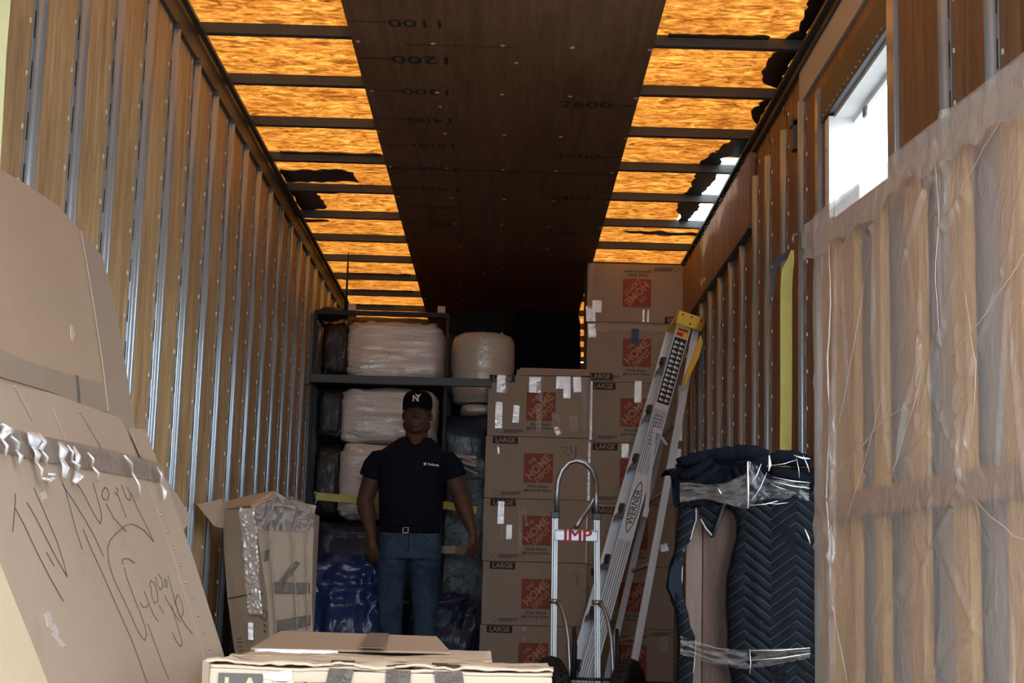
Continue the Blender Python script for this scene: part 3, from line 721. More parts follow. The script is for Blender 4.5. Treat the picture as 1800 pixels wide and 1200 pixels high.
glints('wrapped_foam_roll', [(846, 595, 850, 610, 6, .003), (846, 622, 850, 640, 8, .004), (838, 648, 862, 650, 5, .002), (832, 612, 872, 618, 5, .0018)], 10.29)
# load bar and straps
lb_ = root('load_bar', 'grey steel load bar across the trailer behind the cap of the man', 'load bar', (-.7, 9.80, 1.93))
ob('bar', MB().box(-.55, .60, -.018, .018, -.022, .030), m_bar, lb_, bevel=.003)
ob('bar_foot', MB().box(-.585, -.55, -.03, .03, -.035, .04), m_galv_d, lb_)
def ribbon(pts, w, th, up=(0, 0, 1)):
    m = MB(); pts = [V(p) for p in pts]
    for a, b in zip(pts[:-1], pts[1:]): m.beam(a, b, th, w, up)
    return m
def strap(name, label, pts, w, mat, cat='strap', up=(0, 0, 1)):
    pts = [V(p) for p in pts]; m = MB(); n = len(pts); U = V(up).normalized()
    for i, p in enumerate(pts):
        t = (pts[min(i+1, n-1)]-pts[max(0, i-1)]).normalized(); s = t.cross(U).normalized()*.0012
        q = s.cross(t).normalized()*(w/2)
        m.v += [tuple(p-q-s), tuple(p+q-s), tuple(p+q+s), tuple(p-q+s)]
    for i in range(n-1):
        for k in range(4): k2 = (k+1) % 4; m.f.append((i*4+k, i*4+k2, i*4+4+k2, i*4+4+k))
    m.f += [(3, 2, 1, 0), tuple((n-1)*4+k for k in range(4))]
    return tag(ob(name, m, mat, None), label, cat)
strap('cargo_strap', 'yellow cargo strap stretched behind the waist of the man', [at(556, 872, 9.86), at(580, 874, 9.88), at(650, 880, 9.9), at(720, 884, 9.9), at(785, 888, 9.9), at(838, 897, 9.86)], .048, m_yellow)
strap('cargo_strap', 'dull brown strap right of the man at hip height', [at(770, 966, 10.0), at(800, 966, 10.0), at(838, 971, 9.9)], .05, m_ptape)
b_ = MB()
for (a, b, w) in (((790, 800), (838, 804), .018), ((792, 806), (838, 818), .020), ((795, 812), (838, 832), .008), ((800, 798), (836, 812), .012)):
    b_.beam(at(*a, 9.97), at(*b, 9.85), .006, w)
ob('tape_tangle', b_, m_tape, bpy.data.objects['wrapped_cabinet'], label='silvery tangle of tape')
tag(ob('strap_hook', MB().tube([at(553, 868, 9.84), at(556, 880, 9.84), at(553, 886, 9.84)], .006, 6).ball(at(554, 866, 9.84), .012, 8, 6), m_galv, None, True), 'steel hook where the yellow strap meets the left wall', 'hook')

# ================================================================== THE MAN
def man():
    r = root('person', 'man in a black cap, navy t-shirt and blue jeans standing among the bundles', 'person', (-.555, 9.33, 0))
    HX = 0.02
    # body: torso, neck, head, arms, hands - one skin
    b = MB()
    b.rings([((0, 0, .92), .15, .105), ((.005, 0, 1.10), .165, .11), ((0, 0, 1.25), .18, .115), ((0, 0, 1.37), .175, .105), ((.0, .0, 1.44), .12, .080), ((HX, .016, 1.495), .090, .074), ((HX, .022, 1.535), .068, .060), ((HX, .018, 1.61), .066, .060)], 28)
    # head
    b.ball((HX, .012, 1.700), (.084, .098, .102), 24, 16)
    b.ball((HX, -.018, 1.636), (.075, .078, .088), 24, 16)      # face / jaw
    b.ball((HX, -.052, 1.577), (.042, .034, .026), 14, 10)      # chin
    for s in (-1, 1):
        b.ball((HX+s*.040, -.050, 1.648), (.028, .030, .030), 12, 8)      # cheeks
        b.ball((HX+s*.060, -.005, 1.605), (.024, .037, .034), 12, 8)      # jaw corners
        b.ball((HX+s*.084, .016, 1.662), (.009, .016, .028), 10, 8)       # ears
        b.ball((HX+s*.012, -.096, 1.645), (.010, .011, .009), 8, 6)       # nostrils
    b.ball((HX, -.078, 1.712), (.055, .018, .013), 14, 8)       # brow
    b.tube([(HX, -.080, 1.705), (HX, -.092, 1.675), (HX, -.108, 1.650), (HX, -.098, 1.640)], [.008, .010, .015, .010], 10)
    b.ball((HX, -.090, 1.608), (.026, .014, .008), 12, 6); b.ball((HX, -.088, 1.596), (.023, .014, .008), 12, 6)
    def arm(sh, el, wr, ra):
        b.tube([sh, V(sh).lerp(V(el), .3), V(sh).lerp(V(el), .8), el, V(el).lerp(V(wr), .25), V(el).lerp(V(wr), .75), wr], [.048, .062, .054, .050, .053, .037, .031], 16)
        b.ball(V(sh)-V((0, 0, .03)), .050, 14, 10)
    sL, eL, wL = (-.195, .01, 1.415), (-.275, .035, 1.145), (-.222, -.035, .945)
    sR, eR, wR = (.205, .01, 1.415), (.298, .03, 1.185), (.375, -.02, .985)
    arm(sL, eL, wL, 0); arm(sR, eR, wR, 0)
    def hand(w, d, out, side):
        """palm, four fingers of different length, thumb from the side of the palm"""
        w, d = V(w), V(d).normalized(); o_ = V(out).normalized()      # out: back-of-hand normal
        a = d.cross(o_).normalized()*side                              # towards the thumb
        palm = w+d*.052
        b.tube([w-d*.01, w+d*.02, w+d*.06, w+d*.088], [(.022, .020), (.034, .016), (.041, .015), (.038, .012)] if False else [.026, .026, .024, .020], 12)
        for k, (off, L) in enumerate(((.030, .070), (.010, .078), (-.010, .073), (-.029, .058))):
            p0 = w+d*.040+a*off*.75; p1 = w+d*.088+a*off; p2 = p1+d*L*.42-o_*.008+a*off*.10; p3 = p2+d*L*.32-o_*.015; p4 = p3+d*L*.26-o_*.018
            b.tube([p0, p1, p2, p3, p4], [.012, .0105, .0095, .0085, .0062], 8)
        t0 = w+d*.022+a*.022; t1 = w+d*.045+a*.044-o_*.006; t2 = w+d*.074+a*.054-o_*.014; t3 = w+d*.098+a*.053-o_*.020
        b.tube([t0, t1, t2, t3], [.015, .0125, .0105, .008], 8)
    hand(wL, (.10, -.20, -1), (-.55, -.8, 0), 1)
    hand(wR, (.06, -.10, -1), (.75, -.65, 0), -1)
    body = ob('body', b, m_skin, r, True); remesh(body, .0048, 4, .5)
    # facial details
    for s in (-1, 1):
        e = ob('eye', MB().ball((HX+s*.031, -.0835, 1.6865), (.0125, .008, .0055), 12, 8), m_eyew, r, True)
        ob('iris', MB().ball((HX+s*.031, -.0905, 1.6865), (.0048, .003, .0048), 10, 6), m_eyed, e, True)
        ob('eyebrow', MB().tube([(HX+s*.013, -.091, 1.704), (HX+s*.031, -.091, 1.709), (HX+s*.048, -.080, 1.703)], [.002, .0035, .0015], 6), m_eyed, r, True)
        ob('eyelid', MB().ball((HX+s*.031, -.0850, 1.6925), (.0150, .0085, .0045), 12, 6), m_skin, r, True)
    ob('lips', MB().ball((HX, -.1015, 1.609), (.026, .008, .0060), 12, 6).ball((HX, -.1000, 1.597), (.023, .008, .0065), 12, 6), m_lips, r, True)
    ob('hair', MB().rings([((HX, .020, 1.66), .082, .094), ((HX, .020, 1.69), .084, .096), ((HX, .014, 1.72), .086, .100)], 28), m_cap, r, True, label='short cropped black hair under the cap')
    # cap
    cp = MB(); n = 36
    rows = [(1.712, 1.0), (1.728, 1.02), (1.755, 1.0), (1.780, .93), (1.800, .78), (1.812, .52), (1.817, .2)]
    cp.rings([((HX, .010, z), .0895*k, .107*k) for z, k in rows], n)
    cap = ob('cap', cp, m_cap, r, True)
    def brim(u, v):
        a = (u-.5)*2.5; rad = .098+.058*v*math.cos(a*.62)
        return (HX+math.sin(a)*(.090 if v == 0 else .088+.006*v), .010-math.cos(a)*.104-.060*v*max(0, math.cos(a)), 1.722-.014*v-.020*abs(math.sin(a))**2*v)
    br = ob('brim', MB().grid(brim, 24, 6), m_cap, cap, True); br.modifiers.new('s', 'SOLIDIFY').thickness = .004
    for t, dx, dz in (('N', -.006, -.003), ('Y', .007, .004)):
        text(t, m_whitep, cap, frame((1, .0, 0), (.0, .30, 1), (0, -1, .3), (HX+dx, -.104, 1.757+dz)), .056, 'emblem', .02, .95)
    ob('button', MB().ball((HX, .01, 1.819), (.008, .008, .004), 10, 6), m_cap, cap, True)
    # t-shirt
    s = MB()
    s.rings([((.005, 0, .965), .178, .128, 2.4), ((.005, 0, 1.02), .185, .134, 2.4), ((.003, -.006, 1.12), .190, .142, 2.4), ((0, -.004, 1.22), .194, .138, 2.4), ((0, 0, 1.31), .204, .134, 2.4), ((0, 0, 1.39), .212, .126, 2.4), ((.0, .004, 1.438), .205, .106, 2.2), ((.008, .010, 1.478), .160, .092), ((.012, .014, 1.508), .124, .086), ((HX, .018, 1.534), .090, .076)], 32)
    s.ball((-.190, .008, 1.388), (.072, .078, .066), 16, 10); s.ball((.200, .008, 1.388), (.072, .078, .066), 16, 10)
    s.tube([(-.18, .008, 1.405), (-.225, .016, 1.35), (-.248, .022, 1.285)], [.072, .073, .070], 18)
    s.tube([(.19, .008, 1.405), (.238, .016, 1.36), (.262, .022, 1.300)], [.072, .073, .070], 18)
    for k in range(7):   # soft drape folds
        zz = 1.0+.045*k; s.tube([(-.16+.01*k, -.105, zz+.02), (-.05, -.139, zz), (.06, -.139, zz+.012), (.15, -.105, zz+.03)], [.003, .006, .006, .003], 6)
    sh = ob('t_shirt', s, m_shirt, r, True); remesh(sh, .007, 5, .5)
    # v-neck opening showing skin
    def vn(u, v):
        w = .066*(1-v)**.6+.001; x = HX+(u-.5)*2*w
        return (x, -.062-.034*v-.012*(1-((u-.5)*2)**2)+.05*((u-.5)*2)**2*(1-v), 1.540-.062*v)
    vo = ob('neckline', MB().grid(vn, 12, 10), m_skin, r, True); vo.modifiers.new('s', 'SOLIDIFY').thickness = .012
    lg = MB(); lg.ball((.085, -.136, 1.365), (.009, .003, .009), 10, 6)
    for k in range(8): lg.box(.102+.0085*k, .108+.0085*k, -.138, -.1325, 1.359-.001*k, (1.369 if k % 3 else 1.372)-.001*k)
    ob('chest_print', lg, m_whitep, r)
    # belt
    ob('belt', MB().rings([((.004, 0, .958), .172, .124, 2.4), ((.004, 0, .992), .174, .126, 2.4)], 36), m_leather, r, True)
    bk = MB(); x0 = .0
    for a, c in (((-.03, -.131, .96), (.0, -.131, .96)), ((-.03, -.131, .992), (.0, -.131, .992)), ((-.03, -.131, .96), (-.03, -.131, .992)), ((.0, -.131, .96), (.0, -.131, .992))): bk.beam(a, c, .005, .005, (0, 1, 0))
    ob('buckle', bk, m_chrome, r)
    # jeans
    j = MB()
    j.rings([((.004, 0, .975), .170, .122, 2.4), ((.004, .004, .93), .182, .130, 2.5), ((.004, .008, .87), .192, .134, 2.6), ((.004, .006, .81), .190, .125, 2.6)], 32)
    for sx, kx, ax in ((-.098, -.092, -.085), (.100, .112, .105)):
        j.tube([(sx*.96, .004, .86), (sx, .0, .76), (sx*1.02, -.006, .64), (kx, -.014, .50), (kx, -.002, .40), (ax, .012, .27), (ax, .012, .13), (ax, .006, .06)], [.094, .090, .082, .073, .071, .068, .062, .064], 22)
        for k in range(5):
            z = .12+.035*k; j.tube([(ax-.05, -.02, z), (ax, -.058, z+.012*(-1)**k), (ax+.05, -.02, z+.008)], [.003, .007, .003], 6)
        j.tube([(kx-.06, -.03, .47), (kx, -.084, .452), (kx+.06, -.03, .47)], [.003, .008, .003], 6); j.tube([(kx-.06, -.03, .53), (kx, -.080, .545), (kx+.06, -.03, .56)], [.003, .007, .003], 6)
        j.tube([(sx*.3, -.10, .80), (sx, -.094, .775), (sx*1.7, -.05, .80)], [.003, .007, .003], 6)
    jn = ob('jeans', j, m_denim, r, True); remesh(jn, .008, 5, .5)
    ob('fly_seam', MB().tube([(.004, -.131, .955), (.008, -.137, .90), (.004, -.132, .85)], .0025, 6).tube([(-.15, -.075, .945), (-.115, -.110, .915), (-.08, -.124, .955)], .002, 6).tube([(.155, -.075, .945), (.12, -.110, .915), (.085, -.124, .955)], .002, 6), m_blanket_back, jn, kind='stuff')
    for ax in (-.085, .105):
        sm = MB(); sm.tube([(ax, .07, .045), (ax, .0, .050), (ax*1.1, -.08, .042), (ax*1.15, -.16, .032), (ax*1.16, -.195, .026)], [.036, .044, .044, .040, .024], 16, flat=.95)
        f = ob('shoe', sm, m_leather, r, True)
        ob('sole', MB().cbox((ax*1.08, -.055, .007), (.085, .27, .014)), m_black, f, bevel=.004)
    return r
man()

# ================================================================== HAND TRUCK
def handtruck():
    o = (.34, 7.3, 0)
    r = root('hand_truck', 'aluminium two wheeled hand truck with a loop handle in front of the boxes', 'hand truck', o)
    L = lambda px, py, dy=0: (at(px, py, 7.3+dy)-V(o))
    for px in ((976, 905), (972, 1256)), ((1049, 908), (1051, 1256)):
        a, b = L(*px[0]), L(*px[1]); b.z = .06
        m = MB().beam(a+V((-.011, 0, 0)), b+V((-.011, 0, 0)), .008, .030, (0, 1, 0)).beam(a+V((.009, 0, 0)), b+V((.009, 0, 0)), .009, .030, (0, 1, 0)).beam(a, b, .012, .010, (0, 1, 0))
        f = ob('frame_rail', m, m_alu_d, r, bevel=.0015)
        ob('rail_cap', MB().cbox(tuple(a), (.040, .044, .030)), m_blackp, f, bevel=.003)
    top = [L(979, 905), L(979, 865), L(981, 845), L(988, 826), L(1000, 813), L(1013, 809), L(1028, 813), L(1040, 825, .01), L(1047, 842, .02), L(1049, 858, .04), L(1045, 875, .06), L(1035, 892, .05), L(1022, 910, .03), L(1013, 926, .0)]
    ob('loop_handle', MB().tube(top, .0125, 14), m_alu_d, r, True, label='bent grey tube handle')
    ob('handle_tube', MB().tube([L(1049, 910), L(1048, 872), L(1047, 850, .02)], .011, 12), m_alu_d, r, True)
    cb = ob('cross_plate', MB().box(-.098, .098, -.022, -.016, .880, .925).box(-.098, .098, -.020, .010, .925, .931), m_alu_d, r, bevel=.002)
    for dx, dz in ((0, 0), (.003, .002), (-.002, .001)): text('JMP', m_red, cb, frame((1, 0, 0), (0, 0, 1), (0, -1, 0), (.005+dx, -.0235-dx*.1, .902+dz)), .078, 'lettering', 0, 1.1)
    for s, x in ((-1, -.092), (1, .103)):
        p = [(x+.006, -.03, .60), (x+.03, -.05, .575), (x+.048, -.075, .52), (x+.062, -.10, .44), (x+.070, -.12, .32), (x+.070, -.13, .24)]
        ob('wheel_bracket', MB().tube(p, .0095, 10).cbox((x+.0, -.02, .602), (.05, .03, .022)), m_alu_d, r, True)
        ob('stair_glide', MB().tube([(x+.085, -.115, .485), (x+.09, -.13, .40), (x+.088, -.14, .26)], [(.008, .02), (.012, .022), (.012, .02)], 10), m_black, r, True)
    ob('axle', MB().tube([(-.16, -.12, .235), (.32, -.12, .235)], .009, 10).tube([(-.02, -.14, .262), (.19, -.14, .262)], .007, 8), m_blackp, r, True)
    for x, rz in ((-.105, R(20)), (.245, R(-24))):
        M = Matrix.Translation((x, -.10, .180)) @ Matrix.Rotation(rz, 4, 'Z') @ Matrix.Diagonal((1.2, 1.33, 1.33, 1)) @ Matrix.Rotation(PI/2, 4, 'Y')
        w = ob('wheel', MB().lathe([(.074, -.030), (.110, -.036), (.126, -.026), (.131, -.009), (.127, -.006), (.127, .006), (.131, .009), (.126, .026), (.110, .036), (.074, .030), (.074, -.030)], 40, M), m_black, r, True, label='black rubber wheel')
        ob('hub', MB().lathe([(0, -.034), (.022, -.034), (.026, -.014), (.074, -.018), (.074, .018), (.026, .014), (.022, .034), (0, .034)], 28, M), m_blackp, w, True)
        lug = MB()
        for k in range(36):
            q = 2*PI*k/36; lug.add([(math.cos(q)*.129, math.sin(q)*.129, -.024), (math.cos(q+.06)*.129, math.sin(q+.06)*.129, -.024), (math.cos(q+.06)*.134, math.sin(q+.06)*.134, 0), (math.cos(q)*.134, math.sin(q)*.134, 0), (math.cos(q)*.129, math.sin(q)*.129, .024), (math.cos(q+.06)*.129, math.sin(q+.06)*.129, .024)], [(0, 1, 2, 3), (3, 2, 5, 4), (0, 3, 4), (1, 5, 2)], M)
        ob('tread', lug, m_black, w, kind='stuff')
    ob('toe_plate', MB().box(-.12, .14, .0, .20, .0, .008).box(-.12, .14, -.004, .004, 0, .14), m_alu_d, r, bevel=.002)
handtruck()

# ================================================================== STEP LADDER
def ladder():
    B = V((.386, 8.70, .0)); Tp = V((1.015, 9.10, 2.30)); e3 = (Tp-B).normalized()
    w = V((-.07, 1, .0)); w = (w-e3*w.dot(e3)).normalized(); e1 = w.cross(e3).normalized()
    LEN = (Tp-B).length
    r = root('step_ladder', 'folded aluminium step ladder with a yellow cap leaning against the right stack', 'ladder', B)
    r.matrix_world = frame(e1, w, e3, B)
    def channel(y, x0, x1, z0, z1, th=.022, ribs=4, yt=None):
        m = MB(); yt = y if yt is None else yt
        def bx(xa, xb, ya, yb):
            vs = [(xa, y+ya, z0), (xb, y+ya, z0), (xb, y+yb, z0), (xa, y+yb, z0), (xa, yt+ya, z1), (xb, yt+ya, z1), (xb, yt+yb, z1), (xa, yt+yb, z1)]
            m.add(vs, [(0, 3, 2, 1), (4, 5, 6, 7), (0, 1, 5, 4), (1, 2, 6, 5), (2, 3, 7, 6), (3, 0, 4, 7)])
        bx(x0, x1, 0, .004); bx(x0, x0+.004, 0, th); bx(x1-.004, x1, 0, th)
        for k in range(ribs): xx = x0+(x1-x0)*(k+1)/(ribs+1); bx(xx-.0045, xx+.0045, -.005, 0)
        bx(x0, x0+.006, -.003, 0); bx(x1-.006, x1, -.003, 0)
        return m
    fr_ = ob('front_rail', channel(0, 0, .086, 0, LEN-.03), m_alu, r)
    fr2 = ob('front_rail', channel(.42, -.012, .072, 0, LEN-.03, yt=.30), m_alu, r)
    for x0_, x1_, nm in ((0, .086, fr_),):
        gl = MB()
        for q in (.012, .024, .036, .050, .062, .074): gl.box(q-.0016, q+.0016, -.0064, -.0058 if q in (.0,) else -.0040, .02, 1.0).box(q-.0016, q+.0016, -.0064, -.0040, 1.40, LEN-.62)
        ob('groove_lines', gl, m_galv_d, nm, kind='stuff')
    for k in range(7):
        z = .28+.305*k; yb = .42-.12*z/LEN
        s = MB().box(-.008, .080, .008, yb, z, z+.006).box(-.008, -.004, .008, yb, z-.028, z).box(.076, .080, .008, yb, z-.028, z)
        for q in range(4): s.box(.004+.02*q, .008+.02*q, .01, yb, z+.006, z+.009)
        st = ob('step', s, m_alu_d, r)
        ob('step_bracket', MB().add([(-.010, -.005, z-.035), (-.010, -.005, z+.010), (-.034, .03, z+.012), (-.034, .03, z-.02), (-.010, .10, z-.035), (-.010, .10, z+.01), (-.034, .06, z+.012), (-.034, .06, z-.02)], [(0, 1, 2, 3), (3, 2, 6, 7), (7, 6, 5, 4), (1, 5, 6, 2), (0, 3, 7, 4), (0, 4, 5, 1)]), m_galv_d, st)
    # rear section swings from the cap
    a = R(4.2)
    def rear(xc, y, wd, z0, nm, mt):
        x_top = .10; x_bot = xc
        m = MB(); m.beam((x_bot, y, z0), (x_top+.02, y, LEN-.04), wd, .022, (0, 1, 0))
        m.beam((x_bot-.0, y-.012, z0), (x_top+.02, y-.012, LEN-.04), wd*.25, .006, (0, 1, 0))
        return ob(nm, m, mt, r)
    rear(.290, .05, .040, .27, 'rear_rail', m_alu); rear(.205, .36, .036, .22, 'rear_rail', m_alu_d)
    for k in range(5):
        z = .5+.42*k; u = z/LEN
        ob('rear_brace', MB().beam((.29*(1-u)+.12*u-.02*u, .05, z), (.22*(1-u)+.12*u, .36, z-.0), .018, .018), m_alu_d, r)
    # spreader arms
    ob('spreader', MB().beam((.04, -.010, 1.66), (.115, -.012, 1.20), .022, .008, (0, 1, 0)).cbox((.05, -.013, 1.67), (.05, .012, .03)).cbox((.115, -.014, 1.19), (.03, .014, .06)).beam((.05, -.012, 1.67), (.135, .03, 1.62), .016, .008, (0, 1, 0)), m_alu, r, bevel=.002)
    # yellow top cap
    tp = MB(); z = LEN
    tp.box(-.012, .150, -.02, .32, z-.035, z).box(-.012, .150, -.024, -.018, z-.085, z).box(.105, .150, -.024, -.018, z-.085, z)
    cap = ob('top_cap', tp, m_yplastic, r, bevel=.004, label='yellow plastic top cap')
    hl = MB()
    for x, zz in ((.015, -.02), (.07, -.02), (.128, -.02), (.07, -.065)): hl.cbox((x, -.0255, z+zz), (.010, .003, .010))
    ob('rivets', hl, m_blackp, cap)
    ob('rear_guard', MB().add([(.150, -.01, z-.10), (.175, -.01, z-.14), (.175, -.01, z-.24), (.135, -.01, z-.46), (.130, -.01, z-.36), (.150, .03, z-.10), (.175, .03, z-.14), (.175, .03, z-.24), (.135, .03, z-.46), (.130, .03, z-.36)], [(0, 1, 2, 3, 4), (9, 8, 7, 6, 5), (0, 5, 6, 1), (1, 6, 7, 2), (2, 7, 8, 3), (3, 8, 9, 4), (4, 9, 5, 0)]), m_yplastic, r)
    # labels on the rail
    lb = ob('warning_label', MB().box(.006, .080, -.0058, -.0050, z-.58, z-.16), m_ink, fr_, label='black and white pictogram label')
    q = MB()
    for k in range(13):
        for c in (0, 1):
            x = .014+.034*c; zz = z-.565+.0305*k
            q.box(x, x+.014, -.0066, -.0058, zz, zz+.017).box(x+.017, x+.026, -.0066, -.0058, zz+(.004 if (k+c) % 2 else .0), zz+.012)
    ob('pictograms', q, m_whitep, lb, kind='stuff')
    lr = ob('red_label', MB().box(.006, .080, -.0058, -.0050, z-.155, z-.09), m_yplastic, fr_)
    ob('print', MB().box(.012, .074, -.0066, -.0058, z-.115, z-.100).box(.012, .05, -.0066, -.0058, z-.147, z-.125), m_red, lr)
    lo = MB(); pts = []
    for k in range(24):
        t = 2*PI*k/24; pts.append((.043+.030*math.sin(t)*abs(math.sin(t))**.3, -.0060, 1.20+.155*math.cos(t)))
    lo.slab(pts, (0, -.0012, 0)); badge = ob('maker_badge', lo, M_plain('dark_green', (.02, .10, .10), .5), fr_)
    pts2 = [(.043+(p[0]-.043)*.82, -.0073, 1.20+(p[2]-1.20)*.93) for p in pts]
    ob('badge_field', MB().slab(pts2, (0, -.0008, 0)), m_whitep, badge)
    text('WERNER', M_plain('badge_ink', (.02, .05, .12), .5), badge, frame((0, 0, 1), (-1, 0, 0), (0, -1, 0), (.043, -.0090, 1.20)), .052, 'lettering', .01, 1.0)
    g = MB()
    for k in range(9): g.box(.020, .066, -.0056, -.0050, z-.66-.022*k, z-.652-.022*k)
    ob('faded_print', g, m_alu_d, fr_, kind='stuff')
    for y_, x_ in ((0, .04), (.42, .03)): ob('foot', MB().box(x_-.05, x_+.05, y_-.008, y_+.03, .0, .05), m_black, r, bevel=.004)
    # stand it properly: lift so that the lowest foot touches the floor
    return r
ladder()

# ================================================================== RIGHT: BLANKET-WRAPPED DRESSER
def dresser():
    x0, x1, yf, yb, zt = .635, 1.11, 5.62, 6.0, 1.10
    r = root('wrapped_dresser', 'wooden cabinet wrapped in quilted navy blankets beside the yellow strap', 'cabinet', (.87, 5.8, 0))
    ox, oy = .87, 5.8
    lx = lambda x: x-ox; ly = lambda y_: y_-oy
    cab = ob('cabinet', MB().box(lx(.715), lx(x1-.02), ly(yf), ly(yb), .0, zt-.02), m_cabinet, r, bevel=.004, label='brown wooden cabinet front')
    ob('stile', MB().box(lx(.655), lx(.713), ly(yf-.004), ly(yb), .0, zt-.02), m_cabinet_l, cab, bevel=.003)
    ob('edge_bead', MB().box(lx(.86), lx(.866), ly(yf-.004), ly(yf), .1, zt-.08), m_cabinet_l, cab)
    # right blanket: left edge follows the photo's curve
    P = lambda px, py: at(px, py, yf-.03)
    def interp(pts, z):
        pts = sorted(pts, key=lambda p: p[1])
        if z <= pts[0][1]: return pts[0][0]
        for (xa, za), (xb, zb) in zip(pts[:-1], pts[1:]):
            if z <= zb: t = (z-za)/(zb-za); t = t*t*(3-2*t); return xa+(xb-xa)*t
        return pts[-1][0]
    edgeR = [(P(a, b).x, P(a, b).z) for a, b in ((1278, 885), (1291, 895), (1298, 915), (1297, 945), (1288, 980), (1280, 1020), (1279, 1070), (1282, 1110), (1281, 1150), (1290, 1200))]+[(.88, 0)]
    edgeL = [(P(a, b).x, P(a, b).z) for a, b in ((1220, 880), (1222, 905), (1214, 940), (1197, 962), (1194, 970))]
    edgeL0 = [(P(a, b).x, P(a, b).z) for a, b in ((1196, 880), (1190, 960), (1178, 1005), (1174, 1030), (1182, 1050), (1192, 1080), (1194, 1130), (1192, 1200))]+[(.62, 0)]
    edgeL1 = [(P(a, b).x, P(a, b).z) for a, b in ((1221, 880), (1222, 910), (1214, 940), (1198, 968), (1196, 1040), (1208, 1090), (1221, 1130), (1219, 1160), (1214, 1200))]+[(.67, 0)]
    def mk(eL, eR, z0, z1, seed, amp, nu=30, nv=70, mat=m_chev, nm='blanket', bulge=.03):
        def fn(u, v):
            z = z0+(z1-z0)*v; a = interp(eL, z) if isinstance(eL, list) else eL; b = interp(eR, z) if isinstance(eR, list) else eR
            x = a+(b-a)*u
            y_ = yf-.014-bulge*math.sin(PI*u)**.6-amp*(.5+.5*noise.noise(V((x*9+seed, z*1.2, seed))))-.006*noise.noise(V((x*20, z*14, seed)))
            return (lx(x), ly(y_), z)
        o = ob(nm, MB().grid(fn, nu, nv), mat, r, True); m = o.modifiers.new('s', 'SOLIDIFY'); m.thickness = .009; m.offset = 1
        return o
    bR = mk(edgeR, 1.118, .0, 1.02, 1, .035)
    mk(edgeL0, edgeL1, .0, .99, 5, .012, 10, 60, bulge=.01)
    # folded-back lining triangle at the left
    tri = [P(1177, 1005), P(1196, 960), P(1197, 1080), P(1192, 1070), P(1174, 1032)]
    ob('lining', MB().slab([V((lx(p.x), ly(p.y)-.012, p.z)) for p in tri], (0, .006, 0)), m_blanket_back, r)
    # hanging tip with piping
    tip = [P(1228, 885), P(1272, 888), P(1256, 940), P(1251, 945), P(1240, 928), P(1230, 912)]
    ob('blanket_tip', MB().slab([V((lx(p.x), ly(p.y)+.0, p.z)) for p in tip], (0, .012, 0)), m_chev, r)
    ob('binding', MB().tube([V((lx(p.x), ly(p.y)-.006, p.z)) for p in [P(1273, 885), P(1262, 915), P(1253, 943)]], .006, 8), m_binding, r, True)
    ob('piping', MB().tube([V((lx(p.x), ly(p.y)-.006, p.z)) for p in [P(1231, 912), P(1240, 928), P(1251, 941)]], .003, 6), m_thread, r, True)
    for e, nm in ((edgeR, 'piping'), (edgeL1, 'piping')):
        zs = [1.0-k*.03 for k in range(34)]
        ob('binding', MB().tube([(lx(interp(e, z)), ly(yf-.02), z) for z in zs], .007, 8), m_binding, r, True)
        ob('piping', MB().tube([(lx(interp(e, z)+.004), ly(yf-.028), z) for z in zs], .0022, 6), m_thread, r, True)
    # bunched top
    def top(u, v):
        x = .60+.52*u; a = v*PI*.9
        hgt = 1.085+.055*math.sin(PI*min(1, max(0, (u-.22)/.45)))+.018*noise.noise(V((u*9, 0, 3)))
        rad = .075*(1+.3*noise.noise(V((u*14, v*5, 2))))
        return (lx(x), ly(yf-.055+(.47)*v**1.3)-rad*math.sin(a)*.4, hgt-(.12*(1-v)**3)+.025*math.sin(a)+.016*noise.noise(V((u*20, v*12, 9)))*(1 if v < .6 else .3))
    ob('blanket_top', MB().grid(top, 70, 26), m_navy_flat, r, True)
    # swags of rolled blanket hanging over the upper front
    for k, (a, b, c, w) in enumerate((((1190, 812), (1230, 806), (1250, 795), .022), ((1195, 838), (1220, 832), (1250, 806), .020), ((1200, 855), (1228, 850), (1262, 818), .018), ((1240, 800), (1280, 795), (1318, 800), .026), ((1275, 800), (1310, 790), (1350, 800), .030), ((1300, 830), (1330, 818), (1352, 800), .028), ((1290, 820), (1300, 850), (1312, 868), .020), ((1350, 808), (1385, 800), (1424, 812), .030), ((1355, 830), (1390, 835), (1424, 850), .028), ((1320, 860), (1350, 850), (1424, 875), .030), ((1330, 845), (1360, 835), (1400, 868), .024))):
        pp = [P(*a), P(*b), P(*c)]; pts = []
        for i in range(13):
            t = i/12; p = pp[0]*(1-t)**2+pp[1]*2*t*(1-t)+pp[2]*t*t; pts.append(V((lx(min(p.x, 1.11)), ly(p.y)-.004, p.z+.004*noise.noise(V((t*7, k, 0))))))
        ob('blanket_fold', MB().tube(pts, [w*(.5+.5*math.sin(PI*(i+1)/14))*(1+.18*noise.noise(V((i*.9, k, 5)))) for i in range(13)], 14), m_navy_flat, r, True)
    # backing cloth of the upper front
    ob('blanket_upper', MB().grid(lambda u, v: (lx(.612+.5*u), ly(yf-.028)-.018*noise.noise(V((u*11, v*8, 4))), .955+.155*v), 36, 14), m_navy_flat, r, True)
    # brown wrap band around the top and the foot
    def band(pxs, up_, dn, mat, seed):
        def fn(u, v):
            k = u*(len(pxs)-1); i = min(int(k), len(pxs)-2); t = k-i
            x = pxs[i]+(pxs[i+1]-pxs[i])*t; a = up_[i]+(up_[i+1]-up_[i])*t; b = dn[i]+(dn[i+1]-dn[i])*t
            p = at(x, b+(a-b)*v, yf-.07); return (lx(p.x), ly(p.y)-.010*noise.noise(V((u*5, v*7, seed)))-.003*noise.noise(V((u*3, v*9, seed))), p.z)
        return ob('wrap_band', MB().grid(fn, 50, 12), mat, r, True)
